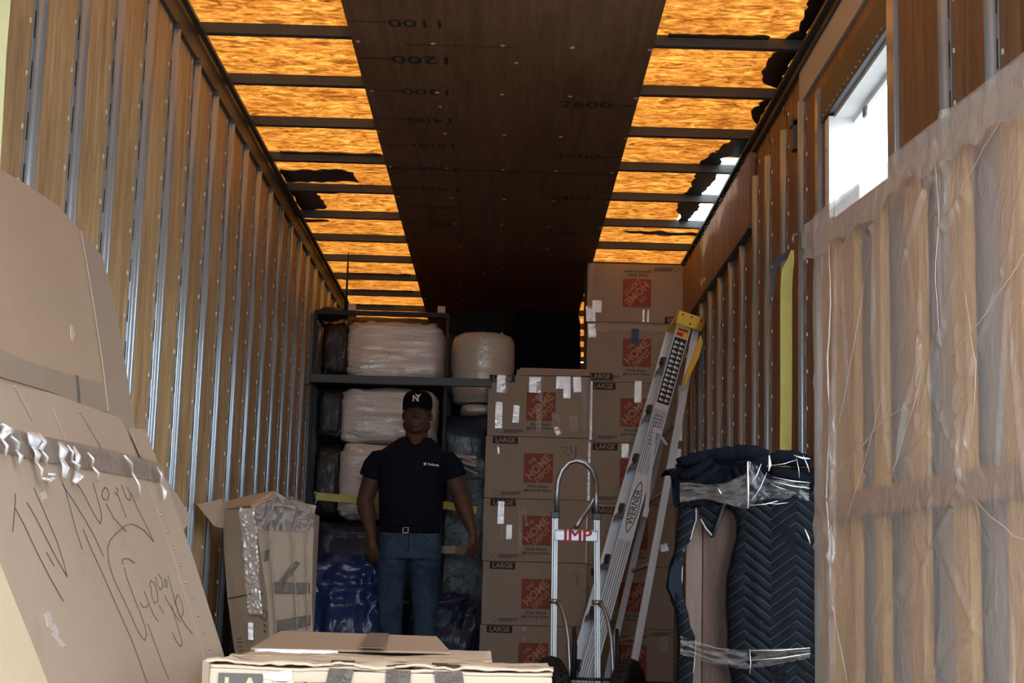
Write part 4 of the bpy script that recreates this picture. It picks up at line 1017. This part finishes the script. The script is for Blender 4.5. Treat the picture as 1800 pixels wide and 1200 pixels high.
    band([1195, 1215, 1240, 1270, 1300, 1314], [848, 848, 852, 850, 838, 830], [884, 879, 877, 884, 892, 895], m_film_b, 3)
    band([1314, 1330, 1350, 1400, 1422], [808, 818, 842, 846, 850], [893, 880, 876, 876, 880], m_film_c, 4)
    band([1196, 1220, 1260, 1300, 1340, 1424], [1118, 1124, 1138, 1142, 1140, 1138], [1150, 1156, 1168, 1176, 1172, 1156], m_film_b, 8)
    ob('film_ridge', MB().tube([V((lx(p.x), ly(p.y), p.z)) for p in [at(1314, 812, yf-.085), at(1315, 850, yf-.085), at(1315, 893, yf-.08)]], [.002, .004, .002], 6), m_tape, r, True)
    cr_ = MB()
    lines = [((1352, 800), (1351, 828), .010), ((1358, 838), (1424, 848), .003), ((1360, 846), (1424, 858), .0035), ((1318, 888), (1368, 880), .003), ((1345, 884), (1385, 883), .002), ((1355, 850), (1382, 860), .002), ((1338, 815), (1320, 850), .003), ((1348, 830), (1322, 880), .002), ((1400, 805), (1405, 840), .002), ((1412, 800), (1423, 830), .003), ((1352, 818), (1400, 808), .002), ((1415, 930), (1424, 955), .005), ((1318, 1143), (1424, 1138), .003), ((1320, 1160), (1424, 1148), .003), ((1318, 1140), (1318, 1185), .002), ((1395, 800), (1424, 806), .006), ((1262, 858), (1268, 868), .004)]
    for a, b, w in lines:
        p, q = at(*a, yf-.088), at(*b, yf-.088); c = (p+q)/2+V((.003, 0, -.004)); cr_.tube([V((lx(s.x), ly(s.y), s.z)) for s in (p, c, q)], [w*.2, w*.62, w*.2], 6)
    ob('film_glints', cr_, m_tape, r, True, kind='stuff')  # thin bright streaks modelled as highlights on the wrap
dresser()

# yellow strap hanging on the right wall, hook, dark tail
strap('hanging_strap', 'long yellow strap hanging flat on the right wall above the wrapped cabinet', [(1.122, 6.00, 2.03), (1.118, 6.06, 1.98), (1.112, 6.10, 1.9), (1.108, 6.12, 1.7), (1.110, 6.12, 1.4), (1.105, 6.12, 1.0), (1.107, 6.13, .7)], .055, m_yellow, up=(1, 0, 0)).scale = (1, 1, 1)
def facing_strap(name, label, px, Y, w, mat, dy=0):
    """flat webbing, its broad side turned to the open end of the trailer"""
    m = MB(); pts = [at(a, b, Y) for a, b in px]; n = len(pts)
    for i, p in enumerate(pts):
        t = (pts[min(i+1, n-1)]-pts[max(0, i-1)]).normalized(); s = t.cross(V((0, 1, 0))).normalized()*(w[i]/2 if isinstance(w, list) else w/2)
        for q, yy in ((-s, -.0015), (s, -.0015), (s, .0015), (-s, .0015)): m.v.append(tuple(p+q+V((0, yy, 0))))
    for i in range(n-1):
        for k in range(4): k2 = (k+1) % 4; m.f.append((i*4+k, i*4+k2, i*4+4+k2, i*4+4+k))
    m.f += [(3, 2, 1, 0), tuple((n-1)*4+k for k in range(4))]
    return tag(ob(name, m, mat, None), label, 'strap')
bpy.data.objects.remove(bpy.data.objects['hanging_strap'])
facing_strap('hanging_strap', 'long yellow strap hanging on the right wall above the wrapped cabinet', [(1393, 440), (1390, 458), (1384, 475), (1382, 510), (1382, 600), (1382, 700), (1381, 800), (1381, 900), (1381, 1000)], 5.98, [.012, .028, .044, .046, .046, .045, .045, .045, .045], m_yellow)
facing_strap('dark_strap', 'dark grey strap looped over the hook beside the yellow strap', [(1395, 446), (1384, 449), (1372, 454), (1363, 465), (1359, 485), (1360, 522)], 6.0, [.012, .022, .030, .024, .014, .004], M_plain('dark_webbing', (.05, .06, .075), .8))
hk = root('wall_hook', 'small steel hook fitting on the post holding the yellow strap', 'hook', (1.14, 5.96, 2.0))
ob('plate', MB().box(-.008, .006, -.02, .02, -.01, .07), m_galv, hk, bevel=.002)
ob('hook', MB().tube([(-.01, 0, .055), (-.035, 0, .05), (-.04, 0, .03), (-.03, 0, .02)], .005, 8), m_galv, hk, True)
# pale strap at the far left edge
facing_strap('hanging_strap', 'pale yellow strap hanging at the left wall near the open end', [(12, -120), (8, -40), (4, 20), (-2, 90), (-8, 200), (-14, 300)], 3.42, [.035]*6, m_paleyellow)

# ================================================================== RIGHT: BOX SPRING IN PLASTIC
def boxspring():
    A = V((.79, 4.03, 0)); u = V((.10104, -.99488, 0)); n = V((-.99488, -.10104, 0))    # n points into the trailer
    r = root('box_spring', 'wooden box spring wrapped in clear plastic standing on edge by the side door', 'box spring', A)
    r.matrix_world = frame(u, -n, (0, 0, 1), A)       # local x along it (towards the camera), y into the wall, z up
    Lg, Ht, Th = 1.90, 1.62, .13
    # frame
    ob('frame_rail', MB().box(.02, Lg-.02, .03, .07, 1.56, Ht), m_pine, r, bevel=.002)
    ob('frame_rail', MB().box(.02, Lg-.02, .03, .07, .02, .06), m_pine, r, bevel=.002)
    for x0, w in ((.035, .085), (1.80, .08)): ob('frame_post', MB().box(x0, x0+w, .022, .06, .02, Ht), m_pine, r, bevel=.002)
    for x0, w in ((.205, .06), (.405, .055), (.622, .085), (.875, .085), (1.135, .085), (1.42, .08), (1.62, .08)):
        ob('slat', MB().box(x0, x0+w, .030, .052, .03, Ht-.02), m_pine, r, bevel=.002)
    ob('centre_stringer', MB().box(.01, Lg-.02, .012, .030, .842, .905), m_stringer, r, bevel=.002, label='reddish brown board crossing the slats')
    ob('dust_cover', MB().grid(lambda a, b: (.01+(Lg-.02)*a, .075+.006*noise.noise(V((a*8, b*8, 1))), .02+(Ht-.03)*b), 40, 30), m_cover, r, True)
    ob('bed_core', MB().box(.02, Lg-.02, .08, Th, .02, Ht-.01), m_cover, r)
    kk = MB()
    for x in (.42, .425, .84): kk.tube([(x, .055, .84), (x+.008, .048, .80), (x, .055, .77), (x+.01, .05, .73), (x, .055, .70)], .010, 8)
    ob('springs', kk, m_galv_d, r, True, kind='stuff')
    # plastic cover: creased sheet as real relief
    rnd = random.Random(3); cre = []
    for k in range(95):
        cx, cz = rnd.uniform(-.05, 1.6), rnd.uniform(0, 1.65)
        ang = rnd.choice((rnd.gauss(1.0, .25), rnd.gauss(1.0, .3), rnd.gauss(.45, .2), rnd.gauss(1.57, .12), rnd.gauss(2.2, .3)))
        cre.append((cx, cz, math.cos(ang), math.sin(ang), rnd.uniform(.06, .38), rnd.uniform(.004, .012), rnd.choice((-1, -1, 1))*rnd.uniform(.004, .012)))
    cre.append((.185, .85, .03, 1, .95, .007, -.020)); cre.append((.895, 1.4, .02, 1, .25, .005, -.010))
    def relief(x, z):
        h = .008*noise.noise(V((x*2.2, z*1.6, 3)))+.004*noise.noise(V((x*7, z*4, 8)))
        for cx, cz, c, s, L, w, a in cre:
            dx, dz = x-cx, z-cz; t = dx*c+dz*s
            if abs(t) > L: continue
            d = -dx*s+dz*c
            if abs(d) > w*4: continue
            h += a*math.exp(-(d/w)**2)*(1-(t/L)**2)
        return h
    nu, nv = 300, 240
    def fn(a, b):
        x = -.012+(Lg+.02)*a; z = .01+(Ht+.02-.005)*b
        edge = min(1, max(0, (x+.012)/.03))
        return (x+.010*noise.noise(V((0, z*5, 2)))*(1-edge), .008-.006+min(.0, relief(x, z)*1.0)+.002+(1-edge)*.02, z)
    ob('plastic_cover', MB().grid(fn, nu, nv), m_film, r, True, label='creased clear plastic cover')
    # end flap and top of the plastic, brighter where it doubles
    ob('plastic_end', MB().grid(lambda a, b: (-.014-.030*max(0, math.sin(b*7.4+.4))*math.sin(PI*a)-.012*noise.noise(V((a*3, b*9, 4))), .02+(Th-.01)*a, .01+(Ht)*b), 10, 90), m_film, r, True)
    ob('plastic_top', MB().grid(lambda a, b: (-.012+(Lg+.01)*a, .006+(Th)*b, Ht+.012+.006*noise.noise(V((a*14, b*3, 6)))), 80, 6), m_film, r, True)
    def fold(a, b):
        x = -.012+(Lg)*a; z = Ht+.008-(.10+.05*noise.noise(V((a*6, 0, 5)))+.03*noise.noise(V((a*19, 0, 2))))*b
        return (x, -.010-.006*noise.noise(V((x*25, b*3, 1)))-.004*b, z)
    ob('plastic_fold', MB().grid(fold, 140, 8), m_film, r, True)
    pl = MB()
    for pts, w in (([(.185, 1.56), (.19, 1.35), (.178, 1.15), (.165, .98), (.17, .80), (.176, .66)], .0035), ([(.895, 1.62), (.90, 1.45), (.897, 1.3), (.915, 1.16)], .0018),
                   ([(.16, .92), (.40, 1.00), (.62, 1.05), (.86, 1.09)], .0022), ([(.95, 1.12), (1.12, 1.18), (1.34, 1.27), (1.6, 1.36)], .0022),
                   ([(.20, 1.0), (.34, 1.2), (.50, 1.45)], .0014), ([(.55, .86), (.72, 1.02), (.85, 1.15)], .0014), ([(.25, .75), (.45, .98), (.60, 1.12)], .0012),
                   ([(1.0, 1.45), (1.15, 1.52), (1.35, 1.58)], .0016), ([(.22, 1.46), (.35, 1.52), (.6, 1.57)], .0014), ([(1.02, 1.3), (1.10, 1.1), (1.05, .95)], .0012), ([(.19, .68), (.26, .56), (.34, .40)], .0016), ([(1.05, .86), (1.25, .76), (1.4, .74)], .0018)):
        q = [V((x, -.006-.004*abs(noise.noise(V((x*9, z*9, 1)))), z)) for x, z in pts]; fine = []
        for a, b in zip(q[:-1], q[1:]):
            for k in range(8): p = a.lerp(b, k/8); p.x += .022*noise.noise(V((p.z*6, p.x*5, 2)))+.006*noise.noise(V((p.z*22, p.x*15, 4))); p.z += .018*noise.noise(V((p.z*5, p.x*6, 7))); fine.append(p)
        fine.append(q[-1]); pl.tube(fine, [w*(.55 if w < .003 else .9)*(.15+.7*math.sin(PI*(i+.3)/(len(fine)))) * (1+.5*noise.noise(V((i*.8, w*999, 0)))) for i in range(len(fine))], 6)
    ob('pleat_highlights', pl, M_plain('painted_crease_highlight', (.62, .56, .50), .3, 0, 0, 60, .8), r, True, kind='stuff')  # pale tubes paint the highlights along the creases of the sheet
    return r
boxspring()

# ================================================================== LEFT: CARTONS LEANING ON THE WALL
Ln = V((1, 0, .30)).normalized()                         # face normal of everything leaning on the left wall
P0 = V((-1.2, 4, 2.0))
def onP(px, py, off=0): return onplane(px, py, P0+Ln*off, Ln)
def lean(px, off, th, mat, name, parent=None, label=None):
    return ob(name, MB().slab([onP(a, b, off) for a, b in px], -Ln*th), mat, parent, label=label)
sheet = root('leaning_cardboard', 'large bent cardboard sheet leaning on the left wall above the big carton', 'cardboard', (-.9, 3.6, 1.2))
sheet.location = (0, 0, 0)
bd = [(-120, 215), (-60, 255), (0, 297), (50, 326), (105, 364), (140, 404), (152, 470), (166, 560), (178, 640), (190, 722), (150, 760), (0, 720), (-120, 690)]
def panelgrid(left, right, top, bot, off, mat, name, parent, nu=20, nv=20, bend=0):
    pass
lean(bd, .0, .008, m_card_s if False else m_card, 'board', sheet, 'flat tan board')
lean([(140, 404), (180, 450), (192, 495), (203, 545), (216, 612), (228, 690), (240, 765), (262, 860), (215, 850), (190, 722), (178, 640), (166, 560), (152, 470)], -.003, .008, m_card_s, 'side_flap', sheet, 'narrow folded side flap')
lean([(-120, 578), (0, 614), (60, 638), (130, 660), (188, 676), (191, 726), (140, 712), (95, 690), (0, 662), (-120, 620)], .003, .002, m_ptape, 'paper_tape', sheet, 'brown paper tape band')
lean([(134, 659), (138, 660), (142, 708), (138, 708)], .005, .002, m_greyprint, 'slit', sheet)
lean([(125, 570), (129, 575), (132, 588), (128, 598), (125, 588)], .002, .002, m_card_y, 'scuff', sheet)
crn = MB()
for a, b in (((142, 406), (155, 480)), ((155, 480), (168, 560)), ((168, 560), (180, 640)), ((180, 640), (190, 722))): crn.beam(onP(*a, .003), onP(*b, .003), .003, .003)
ob('fold_line', crn, m_card_l, sheet)
car = root('mirror_carton', 'big handwritten carton with torn tape leaning on the left wall', 'carton', (0, 0, 0))
OFF = .07
lean([(-140, 640), (-60, 655), (0, 672), (95, 692), (190, 727), (210, 733), (250, 800), (285, 832), (285, 852), (-140, 772)], OFF-.03, .03, m_card_l, 'top_flap', car, 'upper flap of the carton')
lean([(-140, 720), (0, 752), (40, 760), (150, 785), (284, 822), (300, 868), (340, 980), (395, 1155), (440, 1300), (100, 1500), (60, 1160), (-20, 950), (-140, 760)], OFF, .06, m_card_l, 'front_face', car, 'wide front face of the carton')
# torn shiny tape along the joint
def tape_on(pxs, wpx, off, mat, name, parent, seed=0, n=60, m=8):
    def fn(u, v):
        k = u*(len(pxs)-1); i = min(int(k), len(pxs)-2); t = k-i
        x = pxs[i][0]+(pxs[i+1][0]-pxs[i][0])*t; y_ = pxs[i][1]+(pxs[i+1][1]-pxs[i][1])*t
        w = wpx if not isinstance(wpx, list) else wpx[i]+(wpx[i+1]-wpx[i])*t
        p = onP(x, y_+(v-.5)*w, off+.002+.005*abs(noise.noise(V((u*30, v*4, seed))))); return p
    return ob(name, MB().grid(fn, n, m), mat, parent, True)
tape_on([(-60, 755), (0, 770), (60, 785), (120, 797), (200, 812), (283, 830)], [48, 46, 44, 44, 40, 34], OFF+.001, m_tape_b, 'joint_tape', car, 2)
for i, (pts, w) in enumerate((([(2, 745), (15, 765), (28, 790), (34, 816)], .010), ([(8, 748), (2, 770), (10, 800)], .008), ([(55, 760), (58, 785), (64, 812), (72, 842)], .018), ([(68, 762), (70, 790), (80, 818)], .010), ([(70, 840), (82, 848), (90, 838), (84, 833)], .006), ([(106, 778), (108, 805), (113, 840)], .010), ([(118, 782), (126, 810), (134, 826), (131, 848)], .009), ([(130, 785), (134, 820)], .006), ([(154, 795), (162, 820), (171, 845)], .006), ([(218, 800), (232, 830), (246, 876)], .006), ([(275, 820), (283, 850), (289, 880)], .010))):
    m = MB(); q = [onP(a, b, OFF+.012) for a, b in pts]
    for a, b in zip(q[:-1], q[1:]):
        m.tube([a, (a+b)/2+Ln*.006, b], [(w*.6, .002), (w, .003), (w*.6, .002)], 6)
    ob('torn_tape', m, m_tape, car, True)
# staple strip on the far edge
lean([(262, 850), (270, 848), (318, 975), (372, 1160), (362, 1160), (305, 975)], OFF+.0025, .004, m_card_l, 'edge_strip', car)
stp = MB()
for k in range(9):
    t = k/8; p = onP(283+(368-283)*t**.95, 905+(1140-905)*t, OFF+.004); stp.ball(p, .004, 8, 5)
ob('staples', stp, m_galv, car, True, kind='stuff')
# marker writing
W3 = lambda x, y_: (x/3, 800+y_/3)
strokes = [
 [(80, 200), (82, 225), (80, 260), (68, 400)], [(82, 280), (130, 370), (190, 500), (262, 640), (335, 770)],
 [(142, 248), (190, 330), (240, 430), (300, 545), (355, 640), (335, 560), (300, 450), (240, 310), (180, 172)], [(245, 510), (285, 580)],
 [(435, 495), (400, 390), (345, 180), (330, 145)], [(335, 160), (400, 260), (450, 340), (500, 430), (545, 530)],
 [(405, 145), (440, 200), (470, 260), (510, 335), (530, 360), (537, 330), (530, 280), (510, 210), (490, 145)],
 [(555, 168), (540, 190), (538, 215), (550, 235), (570, 232), (577, 205), (568, 178), (555, 168)], [(560, 255), (600, 330), (665, 400)],
 [(605, 195), (625, 215), (640, 260), (665, 325)], [(618, 210), (622, 180), (612, 170)],
 [(640, 155), (650, 180), (668, 225), (685, 238), (690, 215), (672, 170)], [(690, 195), (730, 290), (775, 375), (810, 455), (795, 435), (760, 395), (720, 370), (690, 362), (660, 372), (610, 415), (580, 450), (568, 490), (575, 570), (600, 650), (645, 745), (690, 840)],
 [(440, 390), (480, 490), (540, 620), (590, 735), (640, 850), (700, 985), (775, 1195)],
 [(650, 575), (645, 555), (655, 545), (680, 545), (710, 568)], [(655, 590), (670, 650), (690, 700), (715, 770), (740, 830), (765, 900), (773, 945), (765, 975), (745, 955), (715, 900), (690, 840)],
 [(740, 775), (755, 800), (775, 800), (780, 785)], [(760, 715), (785, 780), (810, 840), (835, 875)], [(795, 690), (800, 740), (815, 780), (832, 770), (830, 720), (812, 670), (795, 660), (790, 690)],
 [(820, 640), (828, 680), (845, 710), (860, 695), (852, 650), (835, 625)], [(868, 650), (870, 690), (882, 695), (880, 660), (868, 650)], [(885, 630), (905, 700), (925, 780), (940, 820)],
 [(870, 740), (900, 800), (950, 880)], [(935, 735), (925, 770), (940, 830), (955, 855), (968, 830), (960, 780), (940, 735)], [(945, 840), (975, 890), (1015, 940)],
 [(910, 935), (930, 980), (955, 1008), (963, 990), (945, 930), (905, 790)], [(780, 890), (815, 985), (850, 1080), (890, 1180)], [(840, 790), (862, 830)]]
mk = MB()
for st in strokes:
    q = [onP(*W3(*p), OFF+.0012) for p in st]
    for a, b in zip(q[:-1], q[1:]): mk.beam(a, b+(b-a).normalized()*.0008, .0007, .0013, (b-a).cross(Ln))
ob('handwriting', mk, m_marker, car, kind='stuff')
cr2 = MB()
for a, b in (((25, 678), (58, 740)), ((92, 720), (118, 780)), ((140, 722), (184, 795))): cr2.beam(onP(*a, OFF-.028), onP(*b, OFF-.028), .003, .003)
ob('crease', cr2, m_card_l, car, kind='stuff')
lean([(78, 1078), (86, 1074), (92, 1086), (90, 1092), (98, 1098), (104, 1112), (102, 1118), (116, 1134), (108, 1138), (100, 1126), (92, 1118), (94, 1110), (85, 1102), (82, 1090)], OFF+.001, .001, m_scuff, 'paint_scuff', car)
lean([(72, 866), (80, 862), (84, 875), (76, 878)], OFF+.001, .001, m_scuff, 'paint_scuff', car)
# pale board in front
pb = lean([(-160, 700), (-60, 850), (-10, 962), (20, 1040), (55, 1125), (90, 1215), (120, 1320), (-60, 1500), (-300, 1300)], OFF+.10, .03, m_card_y, 'pale_board'); tag(pb, 'pale yellowish padded board leaning in front of the big carton, at the lower left', 'board')
# cardboard corner pieces poking out beyond the carton
lean([(286, 836), (292, 842), (312, 870), (333, 905), (334, 920), (316, 935)], .0, .006, m_card_s, 'torn_corner', car)
lean([(230, 752), (256, 755), (283, 828), (262, 822), (250, 800)], OFF-.02, .006, m_card, 'small_flap', car)

# ================================================================== TALL WRAPPED CARTON
def tall():
    Yc = 6.6; r = root('tall_carton', 'tall tape wrapped carton with open flaps standing by the left wall', 'carton', (0, 0, 0))
    g = lambda px, py, dy=0: at(px, py, Yc+dy)
    A = [g(392, 895, .10), g(447, 897, .0), g(470, 1050, .0), g(478, 1180, 0), g(480, 1250, 0), g(432, 1250, .10), g(410, 1130, .10), g(400, 1050, .10), g(394, 970, .10)]
    ob('left_face', MB().slab(A, (0, .03, 0)), m_card_s, r)
    Bf = [g(446, 896, 0), g(483, 872, .01), g(553, 888, .06), g(550, 960, .06), g(548, 1060, .06), g(553, 1190, .06), g(553, 1250, .06), g(482, 1250, 0), g(478, 1180, 0), g(470, 1050, 0)]
    ob('right_face', MB().slab(Bf, (0, .03, 0)), m_card_s, r)
    # hidden body behind the faces
    ob('carton_core', MB().box(-1.10, -.82, 6.74, 7.0, 0, .95), m_card_s, r)
    ob('left_flap', MB().slab([g(346, 886, -.25), g(392, 876, .05), g(395, 897, .08), g(395, 928, .08), g(377, 925, -.1)], (0, .005, 0)), m_card, r)
    ob('top_flap', MB().slab([g(392, 882, .12), g(440, 870, .1), g(482, 862, .02), g(484, 872, .0), g(447, 897, -.01), g(440, 888, .0), g(394, 894, .10)], (0, .006, 0)), m_card, r)
    ob('right_flap', MB().slab([g(482, 863, .02), g(520, 884, .04), g(556, 888, .06), g(552, 903, .055), g(500, 890, .0), g(470, 890, -.01)], (0, .005, 0)), m_card_s, r)
    # front tape column, wrinkled and very shiny
    def col(u, v):
        py = 893+(1080-893)*v; x0 = 420+(436-420)*v*1.0; w = 28-3*v
        p = g(x0+w*u+(3*noise.noise(V((0, v*7, 2)))), py, .03-.05*u-.008); return p+V((0, -.022*abs(noise.noise(V((u*4, v*22, 3))))-.006*abs(noise.noise(V((u*9, v*60, 5)))), 0))
    ob('front_tape', MB().grid(col, 16, 120), m_tape, r, True)
    ob('front_tape', MB().grid(lambda u, v: g(436+9*u, 1094+30*v, -.02)+V((0, -.004*noise.noise(V((u*3, v*6, 1))), 0)), 3, 10), m_tape, r, True)
    # dark tape bands
    for a, b, x0, x1 in ((985, 962, 465, 500), (1040, 1028, 480, 545), (1108, 1084, 488, 546)):
        ob('dark_tape', MB().slab([g(x0, a-18, -.008), g(x1, b-4, .045), g(x1, b+15, .045), g(x0, a+2, -.008)], (0, .002, 0)), m_tape_d, r)
    ob('dark_tape', MB().slab([g(520, 985, .02), g(528, 990, .02), g(498, 1028, .0), g(485, 1030, -.005)], (0, .002, 0)), m_tape_d, r)
    # film over upper right with vertical glinting pleats
    ob('wrap_film', MB().grid(lambda u, v: g(446+106*u, 893+40*v+(-22*math.sin(PI*u)*(1-v)), -.02+.06*u)+V((0, -.01*noise.noise(V((u*9, v*5, 2))), 0)), 30, 8), m_film_b, r, True)
    for px0, px1, w in ((474, 488, .0045), (515, 524, .004), (540, 541, .004)):
        m = MB().tube([g(px0+(6 if px0 < 480 else 8), 892, -.03+.0007*(px0-446)), g(px0, 935, -.03+.0007*(px0-446)), g((px0*2+px1)/3, 1000, -.025+.0007*(px0-446)), g(px1, 1150, -.02+.0007*(px0-446)), g(px1+1, 1200, -.02+.0007*(px0-446))], [.002, w, w, w, .002], 8)
        ob('film_pleat', m, m_tape_c, r, True)
    ob('film_pleat', MB().tube([g(462, 925, -.02), g(478, 895, -.02), g(486, 868, -.01)], [.002, .006, .003], 8), m_tape_c, r, True)
    ob('seam', MB().beam(g(400, 1052, .085), g(440, 1044, .0), .003, .004).beam(g(440, 1044, .0), g(462, 1043, -.008), .003, .004), m_ink, r)
    pm_ = MB()
    for zpx in (1086, 1096, 1106): pm_.beam(g(463, zpx, -.008), g(468, zpx+5, -.008), .003, .004)
    pm_.beam(g(459, 1128, -.008), g(466, 1127, -.008), .003, .004)
    for k in range(4): pm_.beam(g(417+k*.8, 1122+7*k, .04), g(424+k*.8, 1122+7*k, .035), .003, .003)
    ob('print', pm_, m_ink, r)
    ob('symbol', MB().tube([g(470+6*math.cos(t*.6), 1130+7*math.sin(t*.6), -.010) for t in range(12)], .0022, 5).tube([g(465+5*math.cos(t*.6), 1080+9*math.sin(t*.6), -.010) for t in range(12)], .003, 5), m_greyprint, r, kind='stuff')
    return r
tall()
wrapped('dark_block', 'added black block darkening the gap between the left wall and the tall carton', -1.24, -1.02, 7.12, 8.1, 0, .86, m_darkwrap, 41, 9, 'bundle')  # added block, keeps the shadowed gap beside the carton black

# ================================================================== FRONT CARTONS
def frontbox(name, label, x0, x1, y0, y1, zt, skew, mat):
    r = root(name, label, 'carton', ((x0+x1)/2, (y0+y1)/2, 0), skew)
    w, d = x1-x0, y1-y0
    def topf(u, v):
        x, y_ = -w/2+w*u, -d/2+d*v
        return (x, y_, zt-.004+.006*noise.noise(V((u*5, v*4, zt)))+.002*noise.noise(V((u*18, v*14, 1))))
    m = MB().box(-w/2, w/2, -d/2, d/2, 0, zt-.010)
    ob('body', m, mat, r, bevel=.004)
    o = ob('top_flap', MB().grid(topf, 40, 16), mat, r, True); q = o.modifiers.new('s', 'SOLIDIFY'); q.thickness = .006
    return r, w, d
fa, w, d = frontbox('front_carton', 'nearest light carton with crushed top and dark tape bands, bottom of the view', -.512, .095, 2.80, 3.20, .510, R(-.3), m_card_p)
yf = -d/2-.0055
lab = ob('size_label', MB().box(-w/2+.022, -w/2+.115, yf-.001, yf+.001, .425, .492), m_greyprint, fa)
text('LARGE', m_card_y, lab, fr(-w/2+.03, .462, yf-.002), .058, 'lettering', .012, 1.0, 'LEFT')
for i, (xa, xb, sk) in enumerate(((-.088, -.045, -.02), (.012, .055, -.004), (.095, .145, .02))):
    pts = [(xa+sk*-0, yf-.0015, .505), (xb, yf-.0015, .505), (xb+sk, yf-.0015, .40), (xa+sk, yf-.0015, .40)]
    ob('dark_tape', MB().slab([V(p) for p in pts], (0, .001, 0)), m_tape_d, fa)
    ob('dark_tape', MB().slab([V((xa, -d/2-.004, .5105)), V((xb, -d/2-.004, .5105)), V((xb-.01, -d/2+.12, .5125)), V((xa-.01, -d/2+.12, .5125))], (0, 0, .001)), m_tape_d, fa)
tape_strip(fa, -w/2+.13, .462, .05, .07, yf, m_tape, .15, .002)
ob('front_seam', MB().box(-w/2+.10, w/2-.05, yf-.002, yf, .478, .4805), m_greyprint, fa)
ob('crushed_edge', MB().grid(lambda u, v: (-w/2-.004+(w+.006)*u, -d/2-.004+(.10*v), .512+.010*noise.noise(V((u*9, v*2, 3)))+.004*noise.noise(V((u*30, v*5, 1)))), 80, 6), m_card_p, fa, True).modifiers.new('s', 'SOLIDIFY').thickness = .004
ob('left_fold', MB().slab([V((-w/2-.006, -d/2-.004, .40)), V((-w/2+.004, -d/2-.010, .40)), V((-w/2+.006, -d/2-.010, .507)), V((-w/2-.008, -d/2-.002, .513))], (0, .05, 0)), m_card, fa)
tape_strip(fa, .18, .44, .012, .09, yf, m_tape_c, .5, .001); 
fb, w2, d2 = frontbox('front_carton', 'second light carton behind the nearest one, brown tape across its top seam', -.60, -.02, 3.52, 4.35, .488, R(.6), m_card_p)
ob('raised_flap', MB().slab([V((-w2/2, -.1, .489)), V((w2/2-.10, -.02, .489)), V((w2/2-.15, d2/2+.02, .512)), V((-w2/2-.0, d2/2+.04, .515))], (0, 0, .005)), m_card, fb)
ob('dark_tape', MB().slab([V((-.03, -.09, .5005)), V((.03, -.09, .5005)), V((.01, d2/2+.02, .5200)), V((-.045, d2/2+.02, .5205))], (0, 0, .0012)), m_tape_b, fb)
tape_strip(fb, -.18, .482, .2, .022, -.105, m_tape, 0, .003)
tape_strip(fb, .2, .47, .09, .04, -d2/2-.003, m_tape, .05, .004)
ob('edge_flap', MB().grid(lambda u, v: (-w2/2+(w2)*u, -d2/2-.004+.05*v, .492+.008*noise.noise(V((u*7, v*2, 8)))), 50, 4), m_card_y, fb, True).modifiers.new('s', 'SOLIDIFY').thickness = .004

bpy.context.view_layer.update()
